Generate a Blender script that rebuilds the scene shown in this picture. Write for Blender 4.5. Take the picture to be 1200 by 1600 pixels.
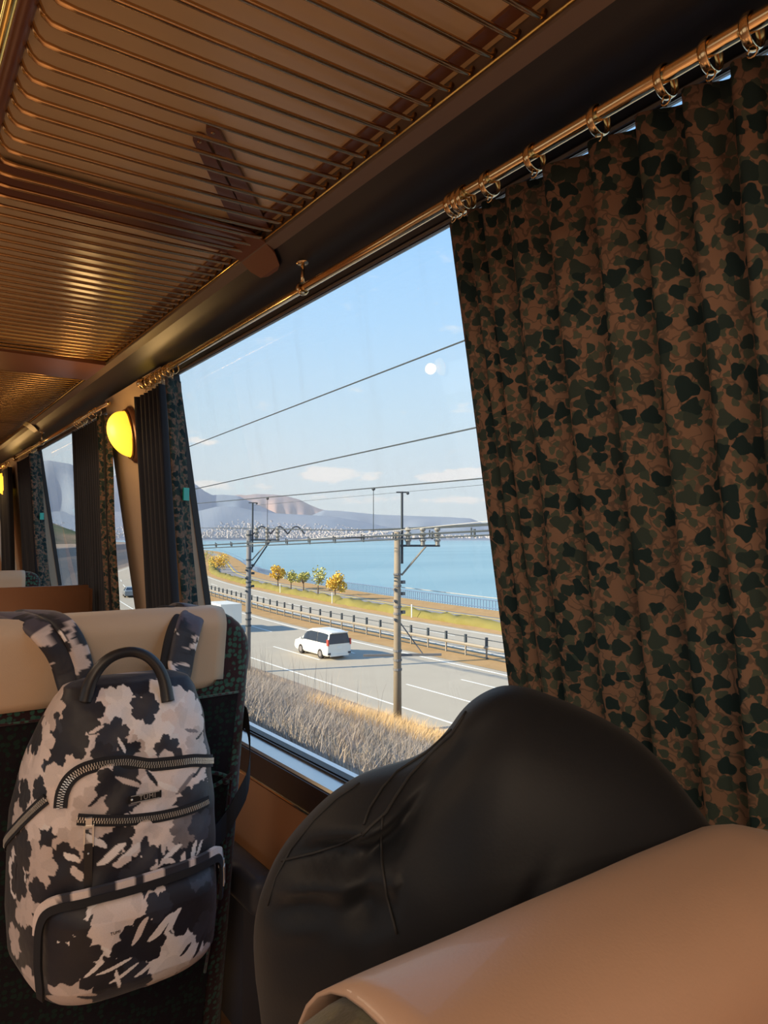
import bpy, bmesh, math, random
import numpy as np
from mathutils import Vector, Matrix
from mathutils.bvhtree import BVHTree

S = bpy.context.scene
COL = S.collection
for o in list(bpy.data.objects):
    bpy.data.objects.remove(o)
random.seed(7)
PI = math.pi

# ------------------------------------------------------------------ camera
# origin of the world = the phone; +Y = direction of travel, +X = window side, Z up
FOC = 1100.0
YAW = math.atan(789 / FOC)
PIT = math.atan(42 / FOC)
CF = Vector((math.sin(YAW) * math.cos(PIT), math.cos(YAW) * math.cos(PIT), math.sin(PIT)))
CR = Vector((math.cos(YAW), -math.sin(YAW), 0))
CU = CR.cross(CF)
cam = bpy.data.cameras.new('camera')
cam.sensor_fit = 'HORIZONTAL'
cam.sensor_width = 36.0
cam.lens = 36.0 * FOC / 1200.0
cam.clip_start = 0.02
cam.clip_end = 40000
camo = bpy.data.objects.new('camera', cam)
COL.objects.link(camo)
m3 = Matrix((CR, CU, -CF)).transposed()
camo.matrix_world = m3.to_4x4()
S.camera = camo

def ray(u, v):
    return CF + CR * ((u - 600) / FOC) + CU * ((800 - v) / FOC)

def atx(u, v, x):
    d = ray(u, v); return d * (x / d.x)

def aty(u, v, y):
    d = ray(u, v); return d * (y / d.y)

# ------------------------------------------------------------------ view
S.view_settings.view_transform = 'Standard'
S.view_settings.look = 'None'
S.view_settings.exposure = 0.10
S.view_settings.gamma = 1.0
S.view_settings.use_curve_mapping = False
S.cycles.max_bounces = 8
S.cycles.diffuse_bounces = 4
S.cycles.transparent_max_bounces = 16
S.cycles.sample_clamp_indirect = 6.0
S.cycles.caustics_reflective = False
S.cycles.caustics_refractive = False

# ------------------------------------------------------------------ node helpers
class NT:
    def __init__(s, nt):
        s.t = nt; s.n = nt.nodes; s.l = nt.links
    def new(s, typ, **props):
        n = s.n.new(typ)
        for k, v in props.items():
            setattr(n, k, v)
        return n
    def put(s, sock, v):
        if v is None: return
        if isinstance(v, bpy.types.NodeSocket):
            s.l.new(v, sock)
        elif isinstance(v, (tuple, list)) and len(v) == 3 and sock.type == 'RGBA':
            sock.default_value = (*v, 1)
        else:
            sock.default_value = v
    def m(s, op, a, b=None, c=None, clamp=False):
        n = s.new('ShaderNodeMath', operation=op, use_clamp=clamp)
        s.put(n.inputs[0], a); s.put(n.inputs[1], b)
        if c is not None: s.put(n.inputs[2], c)
        return n.outputs[0]
    def vm(s, op, a, b=None, scale=None):
        n = s.new('ShaderNodeVectorMath', operation=op)
        s.put(n.inputs[0], a)
        if b is not None: s.put(n.inputs[1], b)
        if scale is not None: s.put(n.inputs['Scale'], scale)
        return n.outputs['Value'] if op in ('LENGTH', 'DOT_PRODUCT', 'DISTANCE') else n.outputs[0]
    def mix(s, f, a, b, typ='MIX'):
        n = s.new('ShaderNodeMix', data_type='RGBA', blend_type=typ)
        s.put(n.inputs[0], f); s.put(n.inputs[6], a); s.put(n.inputs[7], b)
        return n.outputs[2]
    def noise(s, vec, scale, detail=3, rough=.5, out='Fac', dist=0.0):
        n = s.new('ShaderNodeTexNoise')
        s.put(n.inputs['Vector'], vec); n.inputs['Scale'].default_value = scale
        n.inputs['Detail'].default_value = detail; n.inputs['Roughness'].default_value = rough
        n.inputs['Distortion'].default_value = dist
        return n.outputs[out]
    def ramp(s, f, stops, interp='LINEAR'):
        n = s.new('ShaderNodeValToRGB'); r = n.color_ramp; r.interpolation = interp
        while len(r.elements) < len(stops): r.elements.new(.5)
        for e, (p, c) in zip(r.elements, stops):
            e.position = p; e.color = (*c, 1) if len(c) == 3 else c
        s.put(n.inputs[0], f)
        return n.outputs[0]
    def step(s, x, lo, hi):      # smooth 0..1
        n = s.new('ShaderNodeMapRange', interpolation_type='SMOOTHSTEP')
        s.put(n.inputs[0], x); n.inputs[1].default_value = lo; n.inputs[2].default_value = hi
        return n.outputs[0]
    def sep(s, v):
        n = s.new('ShaderNodeSeparateXYZ'); s.put(n.inputs[0], v); return n.outputs
    def comb(s, x, y, z=0.0):
        n = s.new('ShaderNodeCombineXYZ'); s.put(n.inputs[0], x); s.put(n.inputs[1], y); s.put(n.inputs[2], z); return n.outputs[0]

# ------------------------------------------------------------------ world
W = bpy.data.worlds.new('sky'); S.world = W; W.use_nodes = True
w = NT(W.node_tree); w.n.clear()
g = w.new('ShaderNodeTexCoord').outputs['Generated']
gx, gy, gz = w.sep(g)[0:3]
hor = w.m('SQRT', w.m('ADD', w.m('MULTIPLY', gx, gx), w.m('MULTIPLY', gy, gy)))
el = w.m('ARCTAN2', gz, hor)          # radians
az = w.m('ARCTAN2', gx, gy)
skyc = w.ramp(w.m('DIVIDE', el, 1.0, clamp=True), [
    (0.0, (.84, .88, .86)), (.05, (.76, .87, .90)), (.16, (.60, .81, .96)), (.30, (.46, .74, 1.04)),
    (.48, (.35, .65, 1.05)), (1.0, (.16, .36, .80))])
cv = w.comb(w.m('MULTIPLY', az, 1.0), w.m('MULTIPLY', el, 2.2), 0)
cn = w.noise(cv, 16, 6, .55)
cn2 = w.noise(cv, 60, 4, .6)
def blob(ac, ec, sa, se, amp):
    a_ = w.m('DIVIDE', w.m('SUBTRACT', az, math.radians(ac)), math.radians(sa))
    e_ = w.m('DIVIDE', w.m('SUBTRACT', el, math.radians(ec)), math.radians(se))
    r2 = w.m('ADD', w.m('MULTIPLY', a_, a_), w.m('MULTIPLY', e_, e_))
    return w.m('MULTIPLY', w.m('EXPONENT', w.m('MULTIPLY', r2, -1.0)), amp)
acc = None
for b in [(31.3, 5.2, 2.6, .75, 1.0), (34.5, 5.0, 1.2, .5, .7), (40.5, 5.0, 2.4, .6, 1.0), (43.0, 5.4, 1.5, .5, .7), (21.5, 7.7, 1.8, .45, .7),
          (21.2, 4.3, 2.6, .5, .9), (25.3, 6.0, .9, .45, .5), (33, 3.3, 4.5, .5, .6), (42, 3.2, 4.0, .5, .7), (26.5, 4.2, 1.5, .4, .5)]:
    q = blob(*b); acc = q if acc is None else w.m('ADD', acc, q)
cm = w.m('ADD', w.m('ADD', acc, w.m('MULTIPLY', w.m('SUBTRACT', cn, .5), 1.6)), w.m('MULTIPLY', w.m('SUBTRACT', cn2, .5), .8))
far = w.m('MULTIPLY', w.step(cm, .38, .75), w.step(acc, .08, .35))
gen = w.m('MULTIPLY', w.m('MULTIPLY', w.step(cn, .62, .75), .35), w.step(el, .05, .12))
cl = w.m('MULTIPLY', w.m('ADD', far, gen, clamp=True), .85)
skyf = w.mix(cl, skyc, (1.15, 1.05, .96))
below = w.step(el, -.02, 0.0)
skyf = w.mix(below, (.30, .33, .33), skyf)
bg = w.new('ShaderNodeBackground'); w.put(bg.inputs[0], skyf); bg.inputs[1].default_value = 1.0
ow = w.new('ShaderNodeOutputWorld'); w.l.new(bg.outputs[0], ow.inputs[0])

# ------------------------------------------------------------------ sun
sd = bpy.data.lights.new('sun', 'SUN'); sd.energy = 9.0; sd.color = (1.0, .86, .62); sd.angle = math.radians(.6)
so = bpy.data.objects.new('sun', sd); COL.objects.link(so)
SUN = Vector((-.80, .28, .41)).normalized()
so.rotation_euler = SUN.to_track_quat('Z', 'Y').to_euler(); so.location = (0, 0, 30)

# ------------------------------------------------------------------ unseen area lights added over the aisle to lift the interior
for yy, pw_ in ((-2.6, 34), (-1.2, 24), (.4, 5), (2.0, 6), (3.8, 8)):
    ld = bpy.data.lights.new('aisle_fill', 'AREA'); ld.shape = 'RECTANGLE'; ld.size = .22; ld.size_y = 1.1
    ld.energy = pw_; ld.color = (1.0, .76, .53)
    lo = bpy.data.objects.new('aisle_fill', ld); COL.objects.link(lo)
    lo.location = (-.78, yy, .855)

# ------------------------------------------------------------------ materials
def mat(name, col=(.5, .5, .5), rough=.6, metal=0.0, spec=.5, bump=None, var=None, emit=None, coat=0.0, sheen=0.0, fn=None):
    """principled material; bump=(scale, strength); var=(scale, amount) gentle tone variation in object space"""
    m = bpy.data.materials.new(name); m.use_nodes = True
    t = NT(m.node_tree)
    b = t.n['Principled BSDF']
    b.inputs['Roughness'].default_value = rough; b.inputs['Metallic'].default_value = metal
    b.inputs['Specular IOR Level'].default_value = spec
    b.inputs['Coat Weight'].default_value = coat; b.inputs['Sheen Weight'].default_value = sheen
    co = t.new('ShaderNodeTexCoord').outputs['Object']
    c = col
    if var:
        n = t.noise(co, var[0], 4)
        c = t.mix(n, tuple(x * (1 - var[1]) for x in col), tuple(min(1, x * (1 + var[1])) for x in col))
    else:
        n = t.noise(co, 40, 2)
        c = t.mix(n, tuple(x * .96 for x in col), tuple(min(1, x * 1.04) for x in col))
    if fn: c = fn(t, co, c) or c
    t.put(b.inputs['Base Color'], c)
    if bump:
        bn = t.new('ShaderNodeBump'); bn.inputs['Strength'].default_value = bump[1]; bn.inputs['Distance'].default_value = .002
        t.put(bn.inputs['Height'], t.noise(co, bump[0], 3)); t.l.new(bn.outputs[0], b.inputs['Normal'])
    if emit:
        t.put(b.inputs['Emission Color'], emit[0]); b.inputs['Emission Strength'].default_value = emit[1]
    return m

M = {}
M['brass'] = mat('brass', (.78, .58, .33), .16, 1.0)
M['rackbrass'] = mat('bronze_bar', (.62, .40, .20), .22, 1.0)
M['goldrail'] = mat('polished_gold', (.95, .68, .22), .12, 1.0)
M['panel'] = mat('amber_shelf_panel', (.78, .585, .34), .22, 0.0, spec=.6, var=(6, .08))
M['plate'] = mat('bracket_brown', (.20, .085, .05), .3, .1, spec=.5)
M['ceiling'] = mat('ceiling_beige', (.42, .30, .19), .6)
M['beige'] = mat('wall_beige', (.50, .37, .26), .55, bump=(600, .05))
M['edge'] = mat('rack_edge_trim', (.20, .15, .12), .4)
M['cove'] = mat('dark_cove', (.014, .015, .022), .36, spec=.5)
M['gasket'] = mat('window_gasket', (.012, .013, .018), .45)
M['frame_grey'] = mat('frame_grey', (.20, .18, .17), .4, .3)
M['sill'] = mat('sill_satin_metal', (.62, .62, .62), .28, .85)
M['sillface'] = mat('sill_dark_face', (.035, .022, .018), .4)
M['lower'] = mat('lower_wall_tan', (.36, .17, .08), .5, var=(8, .08))
M['floor'] = mat('floor_carpet', (.42, .27, .18), .95, bump=(900, .3))
M['bulk'] = mat('bulkhead_orange', (.62, .30, .12), .5)
M['cover'] = mat('headrest_cover', (.56, .40, .27), .55, bump=(700, .12), var=(12, .05), sheen=.1)
M['covernear'] = mat('near_headrest_cover', (.47, .30, .21), .40, bump=(500, .05), var=(14, .07), sheen=.1, coat=.15)
M['leather'] = mat('brown_leatherette', (.27, .135, .085), .38, var=(5, .06))
M['blackleather'] = mat('black_leather', (.018, .016, .017), .4)
M['webbing'] = mat('black_webbing', (.012, .012, .016), .8)
M['chrome'] = mat('zip_metal', (.80, .77, .72), .32, .7)
M['armrest'] = mat('armrest_grey', (.055, .06, .075), .5)
M['jacket'] = mat('charcoal_cloth', (.011, .0125, .016), .52, spec=.2, bump=(350, .06), sheen=.05)
M['jacket_seam'] = mat('seam_charcoal', (.014, .014, .016), .7)
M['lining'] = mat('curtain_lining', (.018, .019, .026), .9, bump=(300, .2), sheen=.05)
M['tag'] = mat('turquoise_tag', (.02, .42, .34), .4)
M['lampshade'] = mat('amber_glass_shade', (.9, .65, .2), .3, emit=((1.0, .60, .035), 1.35))
M['lampbase'] = mat('lamp_base_bronze', (.14, .06, .035), .3, .3)
M['lampring'] = mat('lamp_ring', (.6, .35, .12), .2, 1.0)
# outside
M['asphalt'] = mat('asphalt', (.43, .385, .315), .9, var=(.5, .07), spec=.2)
M['paint'] = mat('road_paint', (.85, .85, .80), .7)
M['yellow'] = mat('yellow_paint', (.80, .55, .04), .7)
M['path'] = mat('path_paving', (.26, .245, .24), .9, var=(.3, .06))
M['drygrass'] = mat('dry_grass_ground', (.42, .27, .13), .95, var=(.9, .25), spec=.1)
M['greengrass'] = mat('green_hedge', (.21, .185, .06), .95, var=(.5, .3), spec=.1)
M['soil'] = mat('embankment_soil', (.30, .235, .185), .95, var=(1.2, .35), spec=.1)
M['ballast'] = mat('ballast', (.17, .15, .14), .95, var=(6, .35))
M['rail'] = mat('steel_rail', (.62, .64, .68), .3, .9)
M['concrete'] = mat('pole_concrete', (.27, .22, .165), .85, var=(3, .12))
M['concrete2'] = mat('pole_concrete_grey', (.19, .185, .19), .85, var=(3, .12))
M['darksteel'] = mat('dark_steel', (.07, .085, .10), .9, spec=.1)
M['wire'] = mat('wire', (.07, .085, .10), .9, spec=.05)
M['cable_light'] = mat('pale_cable', (.55, .53, .50), .6)
M['insul'] = mat('insulator', (.28, .27, .25), .4)
M['beam'] = mat('guard_beam', (.28, .245, .20), .7)
M['navy'] = mat('sea_rail_blue', (.10, .16, .28), .7)
M['carwhite'] = mat('car_white', (.84, .82, .76), .3, coat=.5)
M['cargrey'] = mat('car_grey', (.22, .25, .27), .3, coat=.5)
M['carglass'] = mat('car_glass', (.03, .045, .07), .12)
M['tyre'] = mat('tyre', (.02, .02, .022), .8)
M['hub'] = mat('wheel_hub', (.35, .32, .32), .4, .6)
M['taillight'] = mat('tail_light', (.60, .07, .05), .3)
M['trunk'] = mat('tree_bark', (.13, .09, .06), .9)
M['leafY'] = mat('leaf_ochre', (.80, .52, .08), .8, var=(3, .3))
M['leafG'] = mat('leaf_olive', (.46, .44, .12), .8, var=(3, .3))
M['twig'] = mat('bare_twig', (.34, .29, .25), .9, var=(.35, .6), spec=.1)
M['straw'] = mat('straw', (.62, .47, .33), .9, var=(.45, .55), spec=.1)
M['wallleft'] = mat('wall_left_beige', (.34, .24, .16), .7)

# sea
def seafn(t, co, c):
    n = t.noise(t.vm('MULTIPLY', co, (.006, .02, 1)), 1.0, 5, .6)
    n2 = t.noise(t.vm('MULTIPLY', co, (.0012, .004, 1)), 1.0, 4, .6)
    a = t.mix(t.step(n, .3, .7), (.17, .32, .385), (.23, .385, .44))
    return t.mix(t.step(n2, .35, .7), a, (.27, .42, .47))
M['sea'] = mat('bay_water', rough=.38, spec=.35, fn=seafn)
# far hills: forest, dry heath, bare slopes; haze mixed into blue and pink
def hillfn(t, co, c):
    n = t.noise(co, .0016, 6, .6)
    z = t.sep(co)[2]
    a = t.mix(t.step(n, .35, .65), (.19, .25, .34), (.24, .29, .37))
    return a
M['hillblue'] = mat('hazed_forest_hill', rough=1, spec=0, fn=hillfn)  # blue of the distance haze is part of this base colour
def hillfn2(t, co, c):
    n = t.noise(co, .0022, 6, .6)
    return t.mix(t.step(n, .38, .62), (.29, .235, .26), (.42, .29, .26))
M['hillpink'] = mat('hazed_bare_ridge', rough=1, spec=0, fn=hillfn2)  # aerial haze put into this pale pink base
def hillfn3(t, co, c):
    n = t.noise(co, .03, 5, .6)
    return t.mix(t.step(n, .4, .6), (.13, .15, .09), (.30, .22, .15))
M['hillgreen'] = mat('near_hillside', rough=1, spec=0, fn=hillfn3)
M['town'] = mat('town_walls', (.50, .46, .46), .8, var=(.01, .2))

# window glass: thin pane that passes light and mirrors a little by fresnel
mg = bpy.data.materials.new('window_glass'); mg.use_nodes = True
t = NT(mg.node_tree); t.n.clear()
lw = t.new('ShaderNodeLayerWeight'); lw.inputs[0].default_value = .5
fres = t.m('ADD', .05, t.m('MULTIPLY', t.m('POWER', lw.outputs['Facing'], 5.0), .8))
tr = t.new('ShaderNodeBsdfTransparent'); tr.inputs[0].default_value = (.95, .97, .97, 1)
gl = t.new('ShaderNodeBsdfGlossy'); gl.inputs[1].default_value = .0
co = t.new('ShaderNodeTexCoord').outputs['Object']
mx = t.new('ShaderNodeMixShader'); t.put(mx.inputs[0], fres)
t.l.new(tr.outputs[0], mx.inputs[1]); t.l.new(gl.outputs[0], mx.inputs[2])
# dusty film, streaky
df = t.new('ShaderNodeBsdfDiffuse'); df.inputs[0].default_value = (.9, .9, .88, 1)
sv = t.vm('MULTIPLY', co, (1, 14, 2.5))
dirt = t.m('MULTIPLY', t.step(t.noise(sv, 1.3, 4, .6), .5, .8), .05)
mx2 = t.new('ShaderNodeMixShader'); t.put(mx2.inputs[0], t.m('ADD', dirt, .012))
t.l.new(mx.outputs[0], mx2.inputs[1]); t.l.new(df.outputs[0], mx2.inputs[2])
om = t.new('ShaderNodeOutputMaterial'); t.l.new(mx2.outputs[0], om.inputs[0])
M['glass'] = mg

# curtain cloth: ivy leaves and vines on a pale ground (UV in metres)
def curtain_fn(t, co, c):
    uv = t.new('ShaderNodeUVMap'); uv.uv_map = 'UVMap'
    p0 = uv.outputs[0]
    wob = t.noise(p0, 60, 2, .5, 'Color')
    p = t.vm('ADD', p0, t.vm('MULTIPLY', t.vm('SUBTRACT', wob, (.5, .5, .5)), (.010, .010, 0)))
    def leaves(scale, off, thr, lob, keep):
        q = t.vm('ADD', t.vm('SCALE', p, None, scale), (off, off * 1.7, 0))
        v = t.new('ShaderNodeTexVoronoi', voronoi_dimensions='2D', feature='F1')
        t.put(v.inputs['Vector'], q); v.inputs['Scale'].default_value = 1.0; v.inputs['Randomness'].default_value = .85
        d = t.vm('SUBTRACT', q, v.outputs['Position'])
        dx, dy = t.sep(d)[0:2]
        cr, cg, cb = t.sep(v.outputs['Color'])[0:3]
        ang = t.m('ADD', t.m('ARCTAN2', dy, dx), t.m('MULTIPLY', cr, 6.283))
        r = t.m('SQRT', t.m('ADD', t.m('MULTIPLY', dx, dx), t.m('MULTIPLY', dy, dy)))
        lobe = t.m('ADD', 1.0, t.m('ADD', t.m('MULTIPLY', t.m('COSINE', t.m('MULTIPLY', ang, 3.0)), lob), t.m('MULTIPLY', t.m('COSINE', ang), .20)))
        size = t.m('ADD', thr * .75, t.m('MULTIPLY', cg, thr * .5))
        f = t.m('SUBTRACT', t.m('MULTIPLY', size, lobe), r)
        return t.m('MULTIPLY', t.step(f, 0.0, .04), t.step(cr, keep, keep + .001)), cb
    l1, s1 = leaves(52, 0, .42, .22, .22)
    l2, s2 = leaves(84, 5.3, .36, .16, .12)
    vn = t.noise(p, 38, 2, .45)
    vine = t.step(t.m('ABSOLUTE', t.m('SUBTRACT', vn, .5)), .026, .010)
    vn2 = t.noise(t.vm('ADD', p, (3.1, 4.2, 0)), 48, 2, .45)
    vine = t.m('MAXIMUM', vine, t.step(t.m('ABSOLUTE', t.m('SUBTRACT', vn2, .5)), .022, .009))
    ground = t.mix(t.noise(p0, 9, 2), (.165, .100, .070), (.205, .127, .088))
    col = t.mix(t.m('MULTIPLY', vine, .7), ground, (.07, .055, .045))
    col = t.mix(l2, col, t.mix(s2, (.030, .050, .044), (.075, .085, .062)))
    col = t.mix(l1, col, t.mix(t.step(s1, .3, .9), (.012, .026, .028), (.032, .048, .042)))
    return col
M['curtain'] = mat('ivy_print_cloth', rough=.9, spec=.15, bump=(500, .12), fn=curtain_fn)

# moquette: green dots on maroon-black
def dots_fn(g1, g2, base, sc, th):
    def f(t, co, c):
        v = t.new('ShaderNodeTexVoronoi', voronoi_dimensions='3D', feature='F1')
        t.put(v.inputs['Vector'], t.vm('ADD', co, t.vm('MULTIPLY', t.noise(co, 90, 2, .5, 'Color'), (.006, .006, .006))))
        v.inputs['Scale'].default_value = sc; v.inputs['Randomness'].default_value = .55
        k = t.step(v.outputs['Distance'], th + .08, th - .06)
        gcol = t.mix(t.sep(v.outputs['Color'])[0], g1, g2)
        fine = t.noise(co, 700, 2)
        b = t.mix(t.noise(co, 60, 3), base, tuple(x * 1.8 for x in base))
        r = t.mix(k, b, gcol)
        return t.mix(t.m('MULTIPLY', fine, .35), r, (0, 0, 0))
    return f
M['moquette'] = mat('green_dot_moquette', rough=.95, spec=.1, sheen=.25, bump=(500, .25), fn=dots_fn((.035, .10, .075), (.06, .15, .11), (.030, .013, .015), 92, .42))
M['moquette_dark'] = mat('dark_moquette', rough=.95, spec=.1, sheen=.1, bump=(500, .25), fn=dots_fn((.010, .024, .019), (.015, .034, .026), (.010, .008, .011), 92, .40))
M['moquette_near'] = mat('olive_moquette', rough=.95, spec=.1, sheen=.2, bump=(400, .25), fn=dots_fn((.12, .11, .07), (.16, .14, .08), (.07, .06, .04), 50, .42))

# painted cloth (colour stored on the mesh)
mp = bpy.data.materials.new('floral_print_nylon'); mp.use_nodes = True
t = NT(mp.node_tree); b = t.n['Principled BSDF']
at = t.new('ShaderNodeAttribute'); at.attribute_name = 'print'
co = t.new('ShaderNodeTexCoord').outputs['Object']
wv = t.noise(co, 900, 2)
t.put(b.inputs['Base Color'], t.mix(t.m('MULTIPLY', wv, .25), at.outputs['Color'], (0, 0, 0)))
b.inputs['Roughness'].default_value = .55; b.inputs['Sheen Weight'].default_value = .1
bn = t.new('ShaderNodeBump'); bn.inputs['Strength'].default_value = .5; bn.inputs['Distance'].default_value = .006
t.put(bn.inputs['Height'], t.noise(co, 22, 3)); t.l.new(bn.outputs[0], b.inputs['Normal'])
M['floral'] = mp

# ------------------------------------------------------------------ mesh helpers
def link(name, verts, faces, m, parent=None, smooth=False, uvs=None, cols=None):
    me = bpy.data.meshes.new(name)
    me.from_pydata([tuple(v) for v in verts], [], faces)
    if uvs is not None:
        l = me.uv_layers.new(name='UVMap')
        vi = np.empty(len(me.loops), dtype=np.int32); me.loops.foreach_get('vertex_index', vi)
        l.data.foreach_set('uv', np.asarray(uvs, dtype=np.float32)[vi].ravel())
    if cols is not None:
        a = me.color_attributes.new('print', 'FLOAT_COLOR', 'POINT')
        c = np.ones((len(verts), 4), dtype=np.float32); c[:, :3] = cols
        a.data.foreach_set('color', c.ravel())
    if smooth:
        me.polygons.foreach_set('use_smooth', [True] * len(me.polygons))
    ms = m if isinstance(m, (list, tuple)) else [m]
    for q in ms: me.materials.append(M[q] if isinstance(q, str) else q)
    me.update()
    o = bpy.data.objects.new(name, me); COL.objects.link(o)
    if parent: o.parent = parent
    return o

def bmo(name, bm, m, parent=None, smooth=False):
    bmesh.ops.recalc_face_normals(bm, faces=bm.faces)
    me = bpy.data.meshes.new(name); bm.to_mesh(me); bm.free()
    ms = m if isinstance(m, (list, tuple)) else [m]
    for q in ms: me.materials.append(M[q] if isinstance(q, str) else q)
    if smooth: me.polygons.foreach_set('use_smooth', [True] * len(me.polygons))
    o = bpy.data.objects.new(name, me); COL.objects.link(o)
    if parent: o.parent = parent
    return o

def thing(name, label, cat, loc=(0, 0, 0), group=None):
    o = bpy.data.objects.new(name, None); COL.objects.link(o); o.location = loc
    o.empty_display_size = .05
    tag(o, label, cat, group); return o

def tag(o, label=None, cat=None, group=None, kind=None):
    if label: o['label'] = label
    if cat: o['category'] = cat
    if group: o['group'] = group
    if kind: o['kind'] = kind
    return o

class MB:
    """collects boxes / tubes / prisms; parent offset is subtracted so children sit in their thing's space"""
    def __init__(s, org=(0, 0, 0)):
        s.v = []; s.f = []; s.o = Vector(org)
    def add(s, vs, fs):
        b = len(s.v); s.v += [Vector(q) - s.o for q in vs]; s.f += [tuple(b + i for i in q) for q in fs]; return s
    def box(s, c, d, rot=None):
        c = Vector(c); h = Vector(d) * .5
        vs = []
        for i in (-1, 1):
            for j in (-1, 1):
                for k in (-1, 1):
                    q = Vector((i * h.x, j * h.y, k * h.z))
                    if rot is not None: q = rot @ q
                    vs.append(c + q)
        return s.add(vs, [(0, 1, 3, 2), (4, 6, 7, 5), (0, 4, 5, 1), (2, 3, 7, 6), (0, 2, 6, 4), (1, 5, 7, 3)])
    def tube(s, pts, r, n=8, cap=True, flat=None):
        pts = [Vector(q) for q in pts]; rr = r if isinstance(r, (list, tuple)) else [r] * len(pts)
        vs = []; up = None
        for i, q in enumerate(pts):
            a = pts[max(i - 1, 0)]; b_ = pts[min(i + 1, len(pts) - 1)]
            tdir = (b_ - a).normalized()
            if up is None:
                up = Vector((0, 0, 1)) if abs(tdir.z) < .9 else Vector((1, 0, 0))
            sx = tdir.cross(up).normalized(); up = sx.cross(tdir).normalized()
            for k in range(n):
                an = 2 * PI * k / n
                vs.append(q + sx * (math.cos(an) * rr[i]) + up * (math.sin(an) * rr[i] * (flat or 1)))
        fs = []
        for i in range(len(pts) - 1):
            for k in range(n):
                a0 = i * n + k; a1 = i * n + (k + 1) % n
                fs.append((a0, a1, a1 + n, a0 + n))
        if cap:
            fs.append(tuple(range(n - 1, -1, -1))); fs.append(tuple((len(pts) - 1) * n + k for k in range(n)))
        return s.add(vs, fs)
    def ring(s, c, R, axial, radial, axis='Y', n=28, m=8):
        c = Vector(c); vs = []; fs = []
        for i in range(n):
            a = 2 * PI * i / n; cd = Vector((math.cos(a), 0, math.sin(a)))
            for j in range(m):
                b_ = 2 * PI * j / m
                vs.append(c + cd * (R + radial * math.cos(b_)) + Vector((0, axial * math.sin(b_), 0)))
        for i in range(n):
            for j in range(m):
                a0 = i * m + j; a1 = i * m + (j + 1) % m; b0 = ((i + 1) % n) * m + j; b1 = ((i + 1) % n) * m + (j + 1) % m
                fs.append((a0, b0, b1, a1))
        return s.add(vs, fs)
    def prism(s, prof, y0, y1):
        """closed profile of (x,z), extruded along Y"""
        n = len(prof)
        vs = [(x, y0, z) for x, z in prof] + [(x, y1, z) for x, z in prof]
        fs = [(i, (i + 1) % n, n + (i + 1) % n, n + i) for i in range(n)] + [tuple(range(n - 1, -1, -1)), tuple(range(n, 2 * n))]
        return s.add(vs, fs)
    def ball(s, c, r, n=10, m=7):
        c = Vector(c); r = Vector(r) if not isinstance(r, (int, float)) else Vector((r, r, r))
        vs = [c + Vector((0, 0, r.z))]; fs = []
        for i in range(1, m):
            a = PI * i / m
            for k in range(n):
                b_ = 2 * PI * k / n
                vs.append(c + Vector((r.x * math.sin(a) * math.cos(b_), r.y * math.sin(a) * math.sin(b_), r.z * math.cos(a))))
        vs.append(c - Vector((0, 0, r.z)))
        for k in range(n): fs.append((0, 1 + k, 1 + (k + 1) % n))
        for i in range(m - 2):
            for k in range(n):
                a0 = 1 + i * n + k; a1 = 1 + i * n + (k + 1) % n
                fs.append((a0, a0 + n, a1 + n, a1))
        L = len(vs) - 1
        for k in range(n): fs.append((L, L - n + (k + 1) % n, L - n + k))
        return s.add(vs, fs)
    def build(s, name, m, parent=None, smooth=False):
        bm = bmesh.new()
        vv = [bm.verts.new(q) for q in s.v]
        for f in s.f:
            try: bm.faces.new([vv[i] for i in f])
            except ValueError: pass
        return bmo(name, bm, m, parent, smooth)

def struct(o): o['kind'] = 'structure'; return o

def lerp(a, b, t): return a + (b - a) * t

# ------------------------------------------------------------------ coach shell
FLOOR = -1.25
WT, SL = .60, .1545
ZT, ZB = .408, -.453
def xg(z): return WT + SL * (ZT - z)           # window glass plane (leans in at the top)
def xw(z): return xg(z) - .035                  # inner face of the pillars
Y0, Y1 = -3.6, 5.3
WIN = [(-.05, 1.744), (2.27, 3.60), (4.56, 5.18), (-3.0, -.60)]

# pillars of the right wall
edges = [(Y0, WIN[3][0]), (WIN[3][1], WIN[0][0]), (WIN[0][1], WIN[1][0]), (WIN[1][1], WIN[2][0]), (WIN[2][1], Y1)]
mb = MB()
for a, b_ in edges:
    mb.prism([(xw(-.462), -.462), (xw(.43), .43), (xw(.43) + .040, .43), (xw(-.462) + .040, -.462)], a, b_)
struct(mb.build('wall_right', 'beige'))
# lower wall with sill
struct(MB().prism([(.664, FLOOR), (.664, -.516), (.70, -.516), (.76, -.516), (.76, FLOOR)], Y0, Y1).build('wall_right_lower', 'lower'))
o = struct(MB().prism([(.669, -.462), (.676, -.460), (.744, -.460), (.744, -.512), (.665, -.512)], Y0, Y1).build('trim_1', 'sillface'))
o = struct(MB().prism([(.672, -.4595), (.731, -.4595), (.731, -.456), (.677, -.456)], Y0, Y1).build('trim_2', 'sill'))
struct(MB().tube([(.664, Y0, -.514), (.664, Y1, -.514)], .0035, 8).build('trim_3', 'brass'))
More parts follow.
